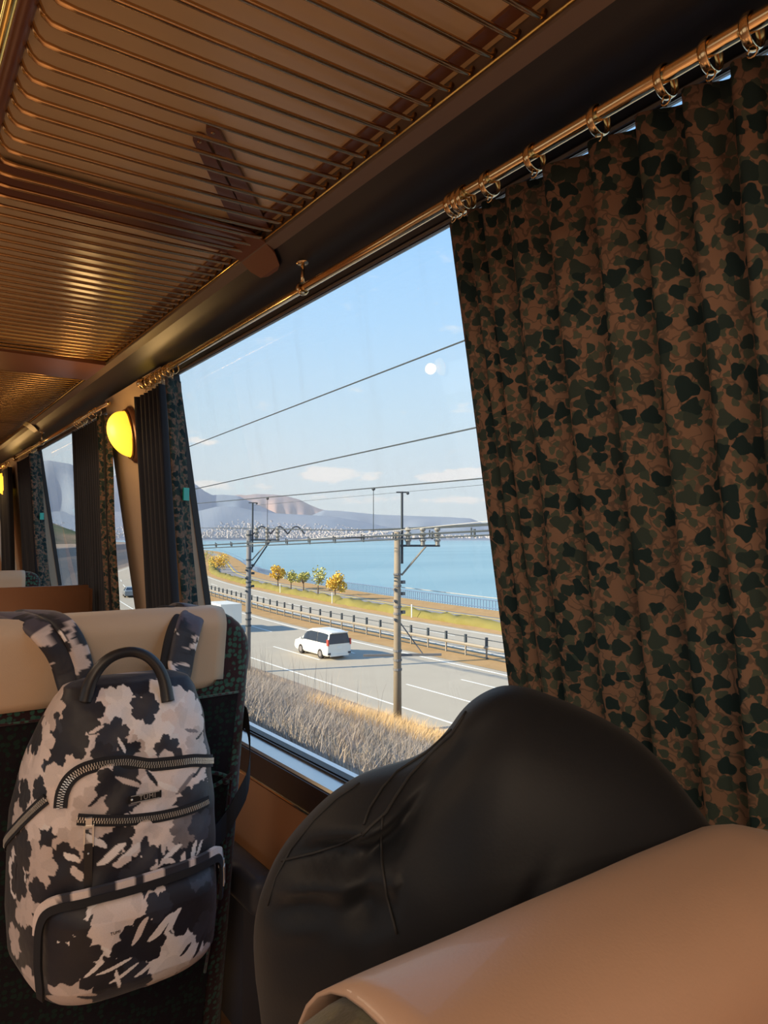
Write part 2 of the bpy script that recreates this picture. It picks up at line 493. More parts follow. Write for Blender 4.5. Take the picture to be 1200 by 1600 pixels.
# dark cove above the windows
cpf = [(.512, .4715), (.522, .464), (.533, .4555), (.545, .449), (.558, .4435), (.570, .437), (.580, .4295), (.588, .423), (.594, .418)]
for _ in range(2): cpf = [cpf[0]] + [q for a, b_ in zip(cpf[:-1], cpf[1:]) for q in ((a[0] * .75 + b_[0] * .25, a[1] * .75 + b_[1] * .25), (a[0] * .25 + b_[0] * .75, a[1] * .25 + b_[1] * .75))] + [cpf[-1]]
cp = cpf + [(.594, .4185), (.616, .4200), (.66, .47), (.66, .52), (.512, .52)]
struct(MB().prism(cp, Y0, Y1).build('trim_4', 'cove', smooth=False))
struct(MB().prism([(.4965, .4765), (.5125, .4700), (.5125, .52), (.4965, .52)], Y0, Y1).build('trim_5', 'edge'))
# roof, ceiling, floor, left wall, ends
struct(MB().box(((-2.3 + .72) / 2, (Y0 + Y1) / 2, .93), (3.0, Y1 - Y0, .05)).build('ceiling', 'ceiling'))
struct(MB().box(((-2.3 + .72) / 2, (Y0 + Y1) / 2, 1.12), (3.1, Y1 - Y0, .06)).build('roof', 'beige'))
struct(MB().box((.78, (Y0 + Y1) / 2, .89), (.10, Y1 - Y0, .52)).build('wall_right_upper', 'beige'))
struct(MB().box((.50 + .11, (Y0 + Y1) / 2, .72), (.02, Y1 - Y0, .40)).build('wall_right_rack_back', 'beige'))
struct(MB().box(((-2.3 + .86) / 2, (Y0 + Y1) / 2, FLOOR - .03), (3.16, Y1 - Y0, .06)).build('floor', 'floor'))
mb = MB()
mb.box((-2.25, (Y0 + Y1) / 2, (FLOOR - .45) / 2), (.08, Y1 - Y0, -.45 - FLOOR)).box((-2.25, (Y0 + Y1) / 2, .70), (.08, Y1 - Y0, .56))
for (a, b_) in ((Y0, -3.1), (-.75, -.15), (1.75, 2.30), (4.0, Y1)): mb.box((-2.25, (a + b_) / 2, -.015), (.08, b_ - a, .87))
struct(mb.build('wall_left', 'wallleft'))
struct(MB().box((-.72, Y1 + .03, -.15), (3.14, .06, 2.3)).build('wall_front', 'bulk'))
struct(MB().box((-.72, Y0 - .03, -.15), (3.14, .06, 2.3)).build('wall_back', 'wallleft'))
struct(MB().box((.65, 1.5, FLOOR + .05), (.02, Y1 - Y0 - .5, .10)).build('baseboard_right', 'sillface'))

# windows: gasket frame, grey fillet, pane
def window(n, ya, yb):
    fr = MB()
    g_ = .014
    def bar(y0, y1, z0, z1, off0=-.004, off1=.012):
        fr.prism([(xg(z0) + off0, z0), (xg(z1) + off0, z1), (xg(z1) + off1, z1), (xg(z0) + off1, z0)], y0, y1)
    fr.prism([(.5945, .4090), (.6035, .4128), (.613, .4172), (.613, .43), (.5945, .43)], ya - .02, yb + .02)
    bar(ya - .02, yb + .02, ZB - .006, ZB + .0)
    bar(ya - .02, ya, ZB, .42); bar(yb - .002, yb + .014, ZB, .42)
    f = struct(fr.build('window_%d' % n, 'gasket'))
    fr2 = MB().prism([(.5915, .4105), (.5905, .4140), (.600, .4150), (.600, .4105)], ya, yb)
    fr2.build('frame_fillet', 'frame_grey', f)
    tk = MB()
    for k in range(3):
        z = ZB - .0035 ; x = xg(ZB) - .006 - .0045 * k
        tk.box((x, (ya + yb) / 2, ZB - .004 + (.002 if k % 2 == 0 else 0)), (.0022, yb - ya, .006))
    tk.build('sill_track', 'gasket', f)
    z0, z1 = ZB, .43
    link('pane', [(xg(z0) + .008, ya, z0), (xg(z0) + .008, yb, z0), (xg(z1) + .008, yb, z1), (xg(z1) + .008, ya, z1)], [(0, 1, 2, 3)], 'glass', f)
for i, (a, b_) in enumerate(WIN): window(i + 1, a, b_)

# ------------------------------------------------------------------ luggage racks
def rack(y0, y1, label, first_bar, plates, arm_y=None, big=None):
    org = Vector((.3, (y0 + y1) / 2, .497))
    r = thing('luggage_rack', label, 'luggage rack', org, 'brass luggage racks above the windows')
    MB(org).box((.299, (y0 + y1) / 2, .505), (.394, y1 - y0, .008)).build('shelf_panel', 'panel', r)
    MB(org).tube([(.084, y0, .474), (.084, y1, .474)], .0055, 12).build('front_rail', 'goldrail', r, True)
    MB(org).tube([(.099, y0, .494), (.099, y1, .494)], .010, 12).build('bar_carrier', 'plate', r, True)
    MB(org).tube([(.4945, y0, .482), (.4945, y1, .482)], .0016, 8).build('rear_rail', 'goldrail', r, True)
    MB(org).box((.478, (y0 + y1) / 2, .499), (.016, y1 - y0, .004)).build('rear_strip', 'plate', r)
    proto = None; y = first_bar; me = None
    path = [(.1055, 0, .499), (.1085, 0, .490), (.1125, 0, .4815), (.1190, 0, .4765), (.135, 0, .4750), (.25, 0, .4765), (.38, 0, .4795), (.470, 0, .4830), (.4860, 0, .4840), (.4915, 0, .4862), (.4945, 0, .4930)]
    while y < y1 - .01:
        skip = big and big[0] - .005 < y < big[1] + .005
        if y > y0 and not skip:
            if proto is None:
                proto = MB(org).tube([(p[0], y, p[2]) for p in path], .0029, 8).build('bar', 'rackbrass', r, True); py = y
            else:
                c = proto.copy(); COL.objects.link(c); c.parent = r; c.location = (0, y - py, 0)
        y += .0327
    for (a, b_) in plates:
        mbp = MB(org)
        n = 6; prof = [(.10, .4895), (.30, .4895), (.470, .4885), (.496, .4790), (.5135, .4650), (.528, .4535), (.5335, .4515)]
        vs = []; 
        for i, (x, z) in enumerate(prof):
            sh = 0 if i < 5 else (.012 if i == 5 else .030)
            for yy, zz in ((a + sh, z - .0015), (b_ - sh, z - .0015), (b_ - sh, z + .0015), (a + sh, z + .0015)): vs.append((x, yy, zz))
        fs = [(0, 1, 2, 3), tuple((len(prof) - 1) * 4 + k for k in (3, 2, 1, 0))]
        for i in range(len(prof) - 1):
            for k in range(4): fs.append((i * 4 + k, i * 4 + (k + 1) % 4, i * 4 + 4 + (k + 1) % 4, i * 4 + 4 + k))
        mbp.add(vs, fs).build('bracket_plate', 'plate', r)
    if arm_y:
        a = MB(org)
        for (xa, ya, xb, yb, wd) in ((.318, arm_y - .25, .486, arm_y - .035, .016), (.312, arm_y - .222, .470, arm_y - .01, .016)):
            d = Vector((xb - xa, yb - ya, 0)).normalized(); s_ = Vector((-d.y, d.x, 0))
            pts = []
            for k in range(7):
                an = PI / 2 + PI * k / 6
                pts.append(Vector((xa, ya, 0)) + d * (math.cos(an) * wd * .5) + s_ * (math.sin(an) * wd * .5))
            pts += [Vector((xb, yb, 0)) - s_ * wd * .9, Vector((xb, yb, 0)) + s_ * wd * .9]
            n = len(pts)
            vs = [(p.x, p.y, .4935) for p in pts] + [(p.x, p.y, .500) for p in pts]
            a.add(vs, [tuple(range(n)), tuple(range(2 * n - 1, n - 1, -1))] + [(i, n + i, n + (i + 1) % n, (i + 1) % n) for i in range(n)])
        ao = a.build('bracket_arm', 'plate', r)
        for (xa, ya) in ((.319, arm_y - .248), (.313, arm_y - .220)):
            MB(org).ball((xa, ya, .4930), (.003, .003, .0015), 8, 5).build('screw', 'rackbrass', ao)
    if big:
        MB(org).box((.296, (big[0] + big[1]) / 2, .4775), (.392, big[1] - big[0], .012)).build('joint_cover', 'plate', r)
    return r
rack(-.35, 2.21, 'nearest brass bar luggage rack, over the big window with the bay view', -.32, [(1.02, 1.115)], 1.05, (1.985, 2.205))
r2 = rack(2.215, 4.2, 'second brass bar luggage rack, beyond the brown joint above the first wall lamp', 2.24, [(3.2, 3.30)], None, (4.1, 4.195))
rack(4.205, 5.28, 'farthest brass luggage rack, beside the front bulkhead', 4.22, [], None, None)

# ------------------------------------------------------------------ curtain rods
ROD_X, ROD_Z = .545, .402
def rod(y0, y1, mids, label, ends=True):
    org = Vector((ROD_X, (y0 + y1) / 2, ROD_Z))
    r = thing('curtain_rod', label, 'curtain rod', org, 'brass curtain rods')
    MB(org).tube([(ROD_X, y0, ROD_Z), (ROD_X, y1, ROD_Z)], .0068, 20).build('pole', 'brass', r, True)
    for y in mids:
        b_ = MB(org)
        b_.ring((ROD_X, y, ROD_Z), .0092, .0035, .0018)
        b_.tube([(ROD_X, y, ROD_Z + .009), (ROD_X + .002, y + .003, ROD_Z + .028), (ROD_X + .004, y + .006, .446)], [.003, .0028, .0032], 10)
        b_.ball((ROD_X + .006, y + .007, .4475), (.012, .014, .004), 14, 7)
        b_.build('support', 'brass', r, True)
    if ends:
        b_ = MB(org)
        for k in range(2):
            b_.ring((ROD_X, y1 - .004 - .012 * k, ROD_Z), .0095, .0028, .0022)
        b_.tube([(ROD_X, y1, ROD_Z), (ROD_X, y1 + .006, ROD_Z)], [.014, .014], 18)
        b_.tube([(ROD_X, y1 + .002, ROD_Z), (ROD_X + .02, y1 + .004, ROD_Z + .014)], [.006, .007], 10)
        b_.build('end_bracket', 'brass', r, True)
rod(-.25, 1.83, [.985], 'long brass curtain rod across the top of the big near window')
rod(2.16, 3.92, [3.22], 'brass curtain rod over the second window, just past the nearer wall lamp')
rod(4.25, 5.22, [], 'short brass curtain rod over the last window by the front bulkhead')

# ------------------------------------------------------------------ curtains
def crv(z, k): return ROD_X + SL * k * (ROD_Z - z)
def curtain(name_label, org, folds, ztop, zbot, k, mats, nz=26, ring_ys=(), tagat=None, sub=5, yshift=None, ringkind='hook', group='ivy print window curtains', amp_bot=1.0, lining=None):
    """folds: list of (x offset, y) of the pleat corners along the rod, near to far"""
    c = thing('window_curtain', name_label, 'curtain', org, group)
    # smooth the pleat polyline
    P = []
    for i in range(len(folds) - 1):
        a = Vector(folds[i]).to_2d() if False else folds[i]; b_ = folds[i + 1]
        for s_ in range(sub):
            tt = s_ / sub; P.append((lerp(a[0], b_[0], tt), lerp(a[1], b_[1], tt)))
    P.append(folds[-1])
    for it in range(2):
        Q = list(P)
        for i in range(1, len(P) - 1):
            Q[i] = ((P[i - 1][0] + 2 * P[i][0] + P[i + 1][0]) / 4, (P[i - 1][1] + 2 * P[i][1] + P[i + 1][1]) / 4)
        P = Q
    L = [0.0]
    for i in range(1, len(P)): L.append(L[-1] + math.hypot(P[i][0] - P[i - 1][0], P[i][1] - P[i - 1][1]))
    verts = []; uvs = []; n = len(P)
    for j in range(nz + 1):
        tz = j / nz; z = lerp(ztop, zbot, tz)
        for i, (dx, y) in enumerate(P):
            wob = math.sin(y * 40 + tz * 5.0) * .0025 * tz + math.sin(i * .9 + tz * 9) * .0012 * tz
            yy = y + (yshift(y, tz) if yshift else 0) + math.sin(i * .55 + tz * 4) * .002 * tz
            verts.append(Vector((crv(z, k) + dx * lerp(1, amp_bot, tz) + wob, yy, z)) - Vector(org)); uvs.append((L[i], (ztop - z)))
    faces = [(j * n + i, j * n + i + 1, (j + 1) * n + i + 1, (j + 1) * n + i) for j in range(nz) for i in range(n - 1)]
    cl = link('cloth', verts, faces, mats, c, True, uvs)
    so_ = cl.modifiers.new('thickness', 'SOLIDIFY'); so_.thickness = .0012
    if len(mats if isinstance(mats, (list, tuple)) else [mats]) == 2:
        so_.material_offset = 1; so_.material_offset_rim = 0; so_.offset = 1
    for y in ring_ys:
        rb = MB(org)
        tilt = random.uniform(-.3, .3)
        rb.ring((ROD_X, y, ROD_Z - .0062), .0138, .0040, .0011, n=30)
        rg = rb.build('ring', 'brass', c, True)
        hk = MB(org)
        pts = [(ROD_X + .001 * math.sin(a), y + .004 * math.cos(a), ROD_Z - .0232 + .0045 * math.sin(a)) for a in [2 * PI * q / 12 for q in range(12)]]
        hk.tube(pts, .0009, 6, cap=False)
        hk.tube([(ROD_X, y, ROD_Z - .026), (ROD_X, y, min(ztop, ROD_Z - .026) - .002)], .0009, 6)
        hk.build('hook', 'brass', rg, True)
    return c, cl

# near curtain: wide pleats, then a tight bunch at its leading edge
fy = [.629, .610, .589, .578, .566, .547, .528, .485, .466, .428, .411, .377, .362, .3315, .318, .2895, .276, .253, .238, .215, .195, .17, .15, .12, .10, .07, .05, .02, -.005, -.03]
fx = []
near = []
seq = [(.004, .631), (-.006, .618), (.012, .600), (-.014, .590), (.012, .578), (-.012, .567), (.018, .545), (-.016, .527),
       (.020, .487), (-.018, .476), (.024, .4305), (-.018, .420), (.026, .3795), (-.018, .368), (.028, .334), (-.018, .323),
       (.028, .292), (-.018, .281), (.028, .255), (-.018, .244), (.026, .218), (-.016, .206), (.026, .18), (-.016, .165), (.024, .14), (-.016, .125), (.022, .1), (-.016, .085), (.02, .05), (-.014, .03), (.015, 0), (-.012, -.03)]
curtain('large dark ivy-print curtain drawn across the near end of the big window', (ROD_X, .3, ROD_Z), [(a * .62, b_) for a, b_ in seq], .3785, -.45, .9, 'curtain', nz=30,
        ring_ys=[.618, .606, .597, .5577, .4916, .4114, .3413, .3009, .2671, .23, .19, .14], amp_bot=.8,
        yshift=lambda y, t_: -.028 * t_ * max(0, (y - .3) / .33))
# far curtain of the same window, stacked: dark lining towards us, printed leading edge
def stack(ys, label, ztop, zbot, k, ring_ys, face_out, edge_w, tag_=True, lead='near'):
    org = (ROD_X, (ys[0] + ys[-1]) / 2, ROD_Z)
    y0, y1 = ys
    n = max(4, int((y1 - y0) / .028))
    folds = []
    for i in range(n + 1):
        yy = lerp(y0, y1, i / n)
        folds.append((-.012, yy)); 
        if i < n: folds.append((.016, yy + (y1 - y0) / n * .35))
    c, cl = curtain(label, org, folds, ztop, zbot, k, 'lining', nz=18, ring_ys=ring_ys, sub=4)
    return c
def edge_strip(c, y0, y1, ztop, zbot, k, x0, x1, tagz=None, m='curtain'):
    """the printed leading edge of a stacked curtain: a turned-out flat strip with one soft fold"""
    org = Vector(c.location); nz = 24; nx = 9; vs = []; uv = []; fs = []
    for j in range(nz + 1):
        tz = j / nz; z = lerp(ztop, zbot, tz)
        for i in range(nx):
            s_ = i / (nx - 1)
            y = lerp(y0, y1, s_) + .018 * math.sin(tz * 2.5) * (1 - tz) * .4 + math.sin(tz * 7 + 1) * .004
            x = crv(z, k) + lerp(x0, x1, s_) + .004 * math.sin(s_ * PI * 2) + .002 * math.sin(tz * 11)
            vs.append(Vector((x, y, z)) - org); uv.append((s_ * math.hypot(y1 - y0, x1 - x0) + y0, ztop - z))
    for j in range(nz):
        for i in range(nx - 1): fs.append((j * nx + i, j * nx + i + 1, (j + 1) * nx + i + 1, (j + 1) * nx + i))
    e = link('printed_edge', vs, fs, m, c, True, uv)
    so_ = e.modifiers.new('thickness', 'SOLIDIFY'); so_.thickness = .0015
    tag(e, 'pale green ivy print on the leading edge')
    if tagz is not None:
        zc = tagz; xx = crv(zc, k) + (x0 + x1) / 2; yy = (y0 + y1) / 2
        d = Vector((x1 - x0, y1 - y0, 0)).normalized(); nrm = Vector((-d.y, d.x, 0))
        if nrm.y > 0: nrm = -nrm
        rot = Matrix((d, nrm, Vector((0, 0, 1)))).transposed()
        t_ = MB(org).box(Vector((xx, yy, zc)) + nrm * .007 + d * .008, (.020, .003, .030), rot).build('tie_tag', 'tag', c)
        tag(t_, 'small turquoise tag')
    return e
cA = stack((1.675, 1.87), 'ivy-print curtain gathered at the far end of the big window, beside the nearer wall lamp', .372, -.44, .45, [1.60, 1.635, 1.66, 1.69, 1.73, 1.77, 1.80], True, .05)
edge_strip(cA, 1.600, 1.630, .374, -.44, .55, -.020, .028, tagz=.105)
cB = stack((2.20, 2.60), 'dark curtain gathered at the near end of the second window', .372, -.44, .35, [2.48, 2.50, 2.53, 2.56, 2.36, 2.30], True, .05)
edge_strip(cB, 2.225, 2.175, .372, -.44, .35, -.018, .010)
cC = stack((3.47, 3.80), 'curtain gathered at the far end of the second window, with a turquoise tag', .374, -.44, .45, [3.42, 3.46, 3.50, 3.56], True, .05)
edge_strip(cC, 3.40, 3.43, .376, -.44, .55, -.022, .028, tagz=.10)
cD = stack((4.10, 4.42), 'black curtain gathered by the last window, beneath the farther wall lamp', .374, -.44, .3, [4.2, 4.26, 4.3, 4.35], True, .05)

# ------------------------------------------------------------------ wall lamps
def wall_lamp(x, y, z, side, label, rx=.030, rz=.064, proj=.054):
    """half-dome amber shade on an oval bronze plate, side=-1 points to -X"""
    org = Vector((x, y, z))
    L = thing('wall_lamp', label, 'wall lamp', org, 'amber wall lamps')
    sl = SL if side < 0 else 0
    def P(px, yy, zz): return (px * side - sl * zz * 1.0, yy, zz)
    b_ = MB()
    for (r0, d0, r1, d1, mname) in ((1.0, .0, 1.0, .008, 'a'),):
        n = 32; vs = []; fs = []
        layers = [(.062, .080, .000), (.062, .080, .006), (.056, .074, .012), (.046, .066, .016)]
        for (ry, rz_, dd) in layers:
            for k in range(n):
                a = 2 * PI * k / n; vs.append(P(dd, ry * math.cos(a), rz_ * math.sin(a)))
        for j in range(len(layers) - 1):
            for k in range(n): fs.append((j * n + k, j * n + (k + 1) % n, (j + 1) * n + (k + 1) % n, (j + 1) * n + k))
        fs.append(tuple(range(n))); fs.append(tuple((len(layers) - 1) * n + k for k in range(n)))
        b_.add(vs, fs)
    b_.build('back_plate', 'lampbase', L, True)
    rg = MB(); n = 32
    pts = [P(.018, .047 * math.cos(2 * PI * k / n), .067 * math.sin(2 * PI * k / n)) for k in range(n + 1)]
    rg.tube(pts, .0028, 8, cap=False).build('shade_ring', 'lampring', L, True)
    vs = []; fs = []; m_ = 12
    for j in range(m_ + 1):
        a = PI / 2 * j / m_
        for k in range(n):
            b2 = 2 * PI * k / n
            vs.append(P(.018 + proj * math.sin(a), .045 * math.cos(a) * math.cos(b2), rz * math.cos(a) * math.sin(b2) + .004 * math.sin(a)))
    for j in range(m_):
        for k in range(n): fs.append((j * n + k, j * n + (k + 1) % n, (j + 1) * n + (k + 1) % n, (j + 1) * n + k))
    fs.append(tuple(range(n)))
    MB().add(vs, fs).build('shade', 'lampshade', L, True)
    ld = bpy.data.lights.new('lamp_bulb', 'POINT'); ld.energy = .8; ld.color = (1, .6, .22); ld.shadow_soft_size = .04
    lo = bpy.data.objects.new('lamp_bulb', ld); COL.objects.link(lo); lo.location = org + Vector((side * .14, -.02, 0))
    return L
wall_lamp(xw(.29) - .001, 2.03, .295, -1, 'glowing amber wall lamp on the beige pillar right of the second window')
wall_lamp(xw(.29) - .001, 4.36, .298, -1, 'farther glowing amber wall lamp, near the left edge of the photo')
# lamp on the opposite wall whose mirror image shows in the big window
dr = ray(693, 572).normalized()
nrm = Vector((1, 0, SL)).normalized()
p0 = Vector((WT + .008, 0, ZT)); tt = (p0.dot(nrm)) / dr.dot(nrm); hp = dr * tt
rf = dr - nrm * (2 * dr.dot(nrm)); s_ = (-2.21 - hp.x) / rf.x; lp = hp + rf * s_
wall_lamp(-2.205, lp.y, lp.z, 1, 'amber wall lamp on the opposite wall, seen only as a reflection in the big window')

# ------------------------------------------------------------------ seats
def slab(name, cx, w_, y, zt, zb, th, lean, m, parent, org, rad=.085, edge=.03, side='both', seg=8, yb=None):
    """rounded upholstered back: origin org; front/back along Y, leaning so that the top is nearer (-Y)"""
    bm = bmesh.new()
    bmesh.ops.create_cube(bm, size=1.0)
    H = zt - zb
    for v in bm.verts: v.co = Vector((v.co.x * w_, v.co.y * th, v.co.z * H))
    bm.edges.ensure_lookup_table()
    ce = [e for e in bm.edges if abs(e.verts[0].co.y - e.verts[1].co.y) > .01 and e.verts[0].co.z > 0]
    bmesh.ops.bevel(bm, geom=ce, offset=rad, segments=seg, affect='EDGES', profile=.5)
    fe = [e for e in bm.edges if abs(abs(e.verts[0].co.y) - th / 2) < 1e-5 and abs(abs(e.verts[1].co.y) - th / 2) < 1e-5 and e.verts[0].co.y * e.verts[1].co.y > 0]
    fe = [e for e in fe if len([f for f in e.link_faces if abs(f.normal.y) < .5]) >= 1]
    bmesh.ops.bevel(bm, geom=fe, offset=edge, segments=5, affect='EDGES', profile=.5)
    for v in bm.verts:
        z = v.co.z + H / 2     # 0..H
        v.co = Vector((cx + v.co.x, y + v.co.y + (H - z) * math.tan(lean), zb + z)) - Vector(org)
    return bmo(name, bm, m, parent, True)

def cover(name, cx, x0, x1, y, zt, zb, th, lean, m, parent, org, off=.004, edge=.03, H=1.0, rc=.022, wave=.004, corner=None):
    """beige cloth wrapped over the top of a back: back face, rounded top, short front face"""
    prof = []       # (dy, z) from low on the rear face, over the top, down the front
    r = edge + off
    hb = th / 2 + off
    prof.append((-hb, zb))
    for i in range(1, 8): prof.append((-hb, lerp(zb, zt - edge, i / 8)))
    for i in range(7):
        a = PI / 2 * i / 6; prof.append((-hb + r - r * math.cos(a), zt - edge + r * math.sin(a)))
    for i in range(7):
        a = PI / 2 * i / 6; prof.append((hb - r + r * math.sin(a), zt - edge + r * math.cos(a)))
    for i in range(1, 8): prof.append((hb, lerp(zt - edge, zb, i / 8)))
    nx = 24; vs = []; fs = []
    for j, (dy, z) in enumerate(prof):
        for i in range(nx + 1):
            s_ = i / nx; x = lerp(x0, x1, s_)
            zz = z
            if j == 0 or j == len(prof) - 1:       # rounded lower corners
                for xe in (x0, x1):
                    q = abs(x - xe)
                    if q < rc: zz = z + rc - math.sqrt(max(0, rc * rc - (rc - q) ** 2))
            if corner:
                ql = min(max(0, corner[0] + corner[3] - x), corner[3] * .98); q = min(max(0, x - corner[1] + corner[2]), corner[2] * .98)
                dz_ = corner[2] - math.sqrt(corner[2] ** 2 - q * q) + corner[3] - math.sqrt(corner[3] ** 2 - ql * ql)
                zz -= dz_ * max(0, (z - zb) / (zt - zb))
            ww = wave * math.sin(x * 60 + z * 20) * .3
            vs.append(Vector((x, y + dy + ww * (1 if dy > 0 else -1) * .2 + (zt - zz) * math.tan(lean), zz)) - Vector(org))
    n = nx + 1
    for j in range(len(prof) - 1):
        for i in range(nx): fs.append((j * n + i, j * n + i + 1, (j + 1) * n + i + 1, (j + 1) * n + i))
    o = link(name, vs, fs, m, parent, True)
    sm = o.modifiers.new('thickness', 'SOLIDIFY'); sm.thickness = .002; sm.offset = 1
    return o

def cushion(name, cx, w_, yc, d_, zt, h, m, parent, org, r=.035):
    bm = bmesh.new(); bmesh.ops.create_cube(bm, size=1.0)
    for v in bm.verts: v.co = Vector((v.co.x * w_, v.co.y * d_, v.co.z * h))
    bmesh.ops.bevel(bm, geom=list(bm.edges), offset=r, segments=4, affect='EDGES', profile=.5)
    for v in bm.verts: v.co += Vector((cx, yc, zt - h / 2)) - Vector(org)
    return bmo(name, bm, m, parent, True)

LEAN = math.radians(9)
# seat in front (the backpack hangs on it)
SX, SW, SY, ST, STH = .322, .512, 1.262, -.131, .10
org = Vector((SX, SY + .2, FLOOR))
seat = thing('train_seat', 'green-dotted train seat in front, carrying the floral backpack, cream headrest cover', 'seat', org, 'reclining coach seats')
slab('backrest', SX, SW, SY, ST, -1.08, STH, LEAN, 'moquette', seat, org, rad=.085)
cover('headrest_cover', SX, .05, .517, SY, ST, -.268, STH, LEAN, 'cover', seat, org, rc=.03)
# dark lower rear panel with pocket
bmw = MB(org)
yb = SY - STH / 2 - .004
def bk(x, z, o_=0): return (x, yb + o_ + (ST - z) * math.tan(LEAN), z)
bmw.add([bk(.068, -1.06, -.004), bk(.520, -1.06, -.004), bk(.548, -.285, -.004), bk(.068, -.285, -.004), bk(.068, -1.06, .01), bk(.520, -1.06, .01), bk(.548, -.285, .01), bk(.068, -.285, .01)],
        [(0, 1, 2, 3), (4, 7, 6, 5), (0, 4, 5, 1), (1, 5, 6, 2), (2, 6, 7, 3), (3, 7, 4, 0)])
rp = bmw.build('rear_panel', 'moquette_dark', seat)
MB(org).tube([bk(.068, -.284, -.006), bk(.3, -.286, -.006), bk(.548, -.283, -.006)], .0022, 8).build('panel_piping', 'moquette', rp, True)
pk = MB(org)
pts = [bk(lerp(.455, .545, q / 12), -.435 - .018 * math.sin(PI * q / 12), -.014) for q in range(13)]
pk.tube(pts, .004, 8)
pts = [bk(lerp(.455, .545, q / 12), -.435 + .014 * math.sin(PI * q / 12) - .012 * q / 12, -.010) for q in range(13)]
pk.tube(pts, .0035, 8)
pk.tube([bk(.545, -.44, -.01), bk(.54, -.6, -.012), bk(.52, -.82, -.01)], .003, 8)
pk.build('pocket_mouth', 'moquette', seat, True)
MB(org).ball(bk(.530, -.447, -.018), (.006, .004, .006)).build('pocket_button', 'moquette', seat, True)
cushion('seat_cushion', SX, SW - .02, SY + .40, .50, -.80, .16, 'moquette', seat, org)
MB(org).box((SX, SY + .36, (FLOOR - .96) / 2), (.36, .40, -.96 - FLOOR)).build('pedestal', 'armrest', seat)
am = MB(org)
ar = cushion('armrest', .618, .062, SY + .16, .36, -.648, .075, 'armrest', seat, org, r=.022)
MB(org).box((.618, SY + .17, -.82), (.045, .26, .30)).build('armrest_support', 'armrest', seat)

# seat beside the camera, its cover close to the lens
NX0, NX1, NY, NT_, NTH = .078, .62, .243, -.2035, .11
org = Vector((.34, .45, FLOOR))
ns = thing('train_seat', 'nearest train seat, tan headrest cover across the lower right corner of the photo', 'seat', org, 'reclining coach seats')
slab('backrest', .338, .495, NY, NT_, -.88, NTH, math.radians(10), 'moquette_near', ns, org, rad=.10, edge=.04)
cover('headrest_cover', .34, .170, .578, NY, NT_ + .002, -.33, NTH, math.radians(10), 'covernear', ns, org, edge=.045, rc=.03, corner=(.09, .585, .12, .09))
cushion('seat_cushion', .338, .50, NY + .40, .46, -.80, .16, 'moquette', ns, org)
MB(org).box((.338, NY + .36, (FLOOR - .96) / 2), (.36, .38, -.96 - FLOOR)).build('pedestal', 'armrest', ns)

# seats further along
org = Vector((.3, 2.5, FLOOR))
s2 = thing('train_seat', 'seat with a plain brown leatherette back, between the floral backpack seat and the farther seat', 'seat', org, 'reclining coach seats')
bm = bmesh.new(); bmesh.ops.create_cube(bm, size=1.0)
for v in bm.verts: v.co = Vector((v.co.x * .54, v.co.y * .05, v.co.z * .80))
bmesh.ops.bevel(bm, geom=list(bm.edges), offset=.012, segments=3, affect='EDGES')
for v in bm.verts: v.co += Vector((.282, 2.36, -.545)) - org
bmo('backrest', bm, 'leather', s2, True)
cushion('seat_cushion', .30, .50, 2.64, .48, -.80, .16, 'moquette', s2, org)
MB(org).box((.30, 2.6, (FLOOR - .96) / 2), (.36, .38, -.96 - FLOOR)).build('pedestal', 'armrest', s2)
org = Vector((.3, 3.5, FLOOR))
s3 = thing('train_seat', 'farthest seat top with pale cover and green end, beyond the brown-backed seat', 'seat', org, 'reclining coach seats')
slab('backrest', .315, .53, 3.40, -.142, -.88, .09, math.radians(4), 'moquette', s3, org, rad=.05)
cover('headrest_cover', .3, .07, .515, 3.40, -.142, -.26, .09, math.radians(4), 'cover', s3, org)
cushion('seat_cushion', .315, .50, 3.72, .46, -.80, .16, 'moquette', s3, org)
MB(org).box((.315, 3.7, (FLOOR - .96) / 2), (.36, .38, -.96 - FLOOR)).build('pedestal', 'armrest', s3)

# ------------------------------------------------------------------ backpack
exec_pack = True
RY = math.radians(1)
PR = Vector((math.cos(RY), -math.sin(RY), 0)); PN = Vector((-math.sin(RY), -math.cos(RY), 0))
PC = Vector((.319, 1.128, -.650))
def PW(u, d, h): return PC + PR * u + PN * d + Vector((0, 0, h))
PH = .440
def wid(h):
    t_ = h / PH
    w0 = np.interp(t_, [0, .03, .10, .25, .5, .72, .86, .94, .98, 1.0], [.092, .112, .123, .128, .127, .121, .112, .102, .092, .066])
    return float(w0)
def dep(h):
    t_ = h / PH
    return float(np.interp(t_, [0, .03, .10, .3, .55, .75, .88, .95, .985, 1.0], [.072, .092, .106, .112, .104, .088, .066, .050, .034, .014]))
def ringpt(phi, h, n=3.2):
    c, s = math.cos(phi), math.sin(phi)
    x = math.copysign(abs(c) ** (2 / n), c) * wid(h)
    y = math.copysign(abs(s) ** (2 / n), s) * dep(h)
    if x < 0: x -= .045 * (1 - (y / dep(h) + 1) / 2) * float(np.interp(h, [0, .05, .25, .34, .42], [.7, 1, 1, .6, 0])) * min(1, -x / .06)
    # soft sag of the cloth
    if y > 0:
        y += .006 * math.exp(-((h - .335) / .02) ** 2) * (1 if False else -1) * (.6 + .4 * math.cos(x * 50))
    return x, y
NPH = 520
_tab = {}
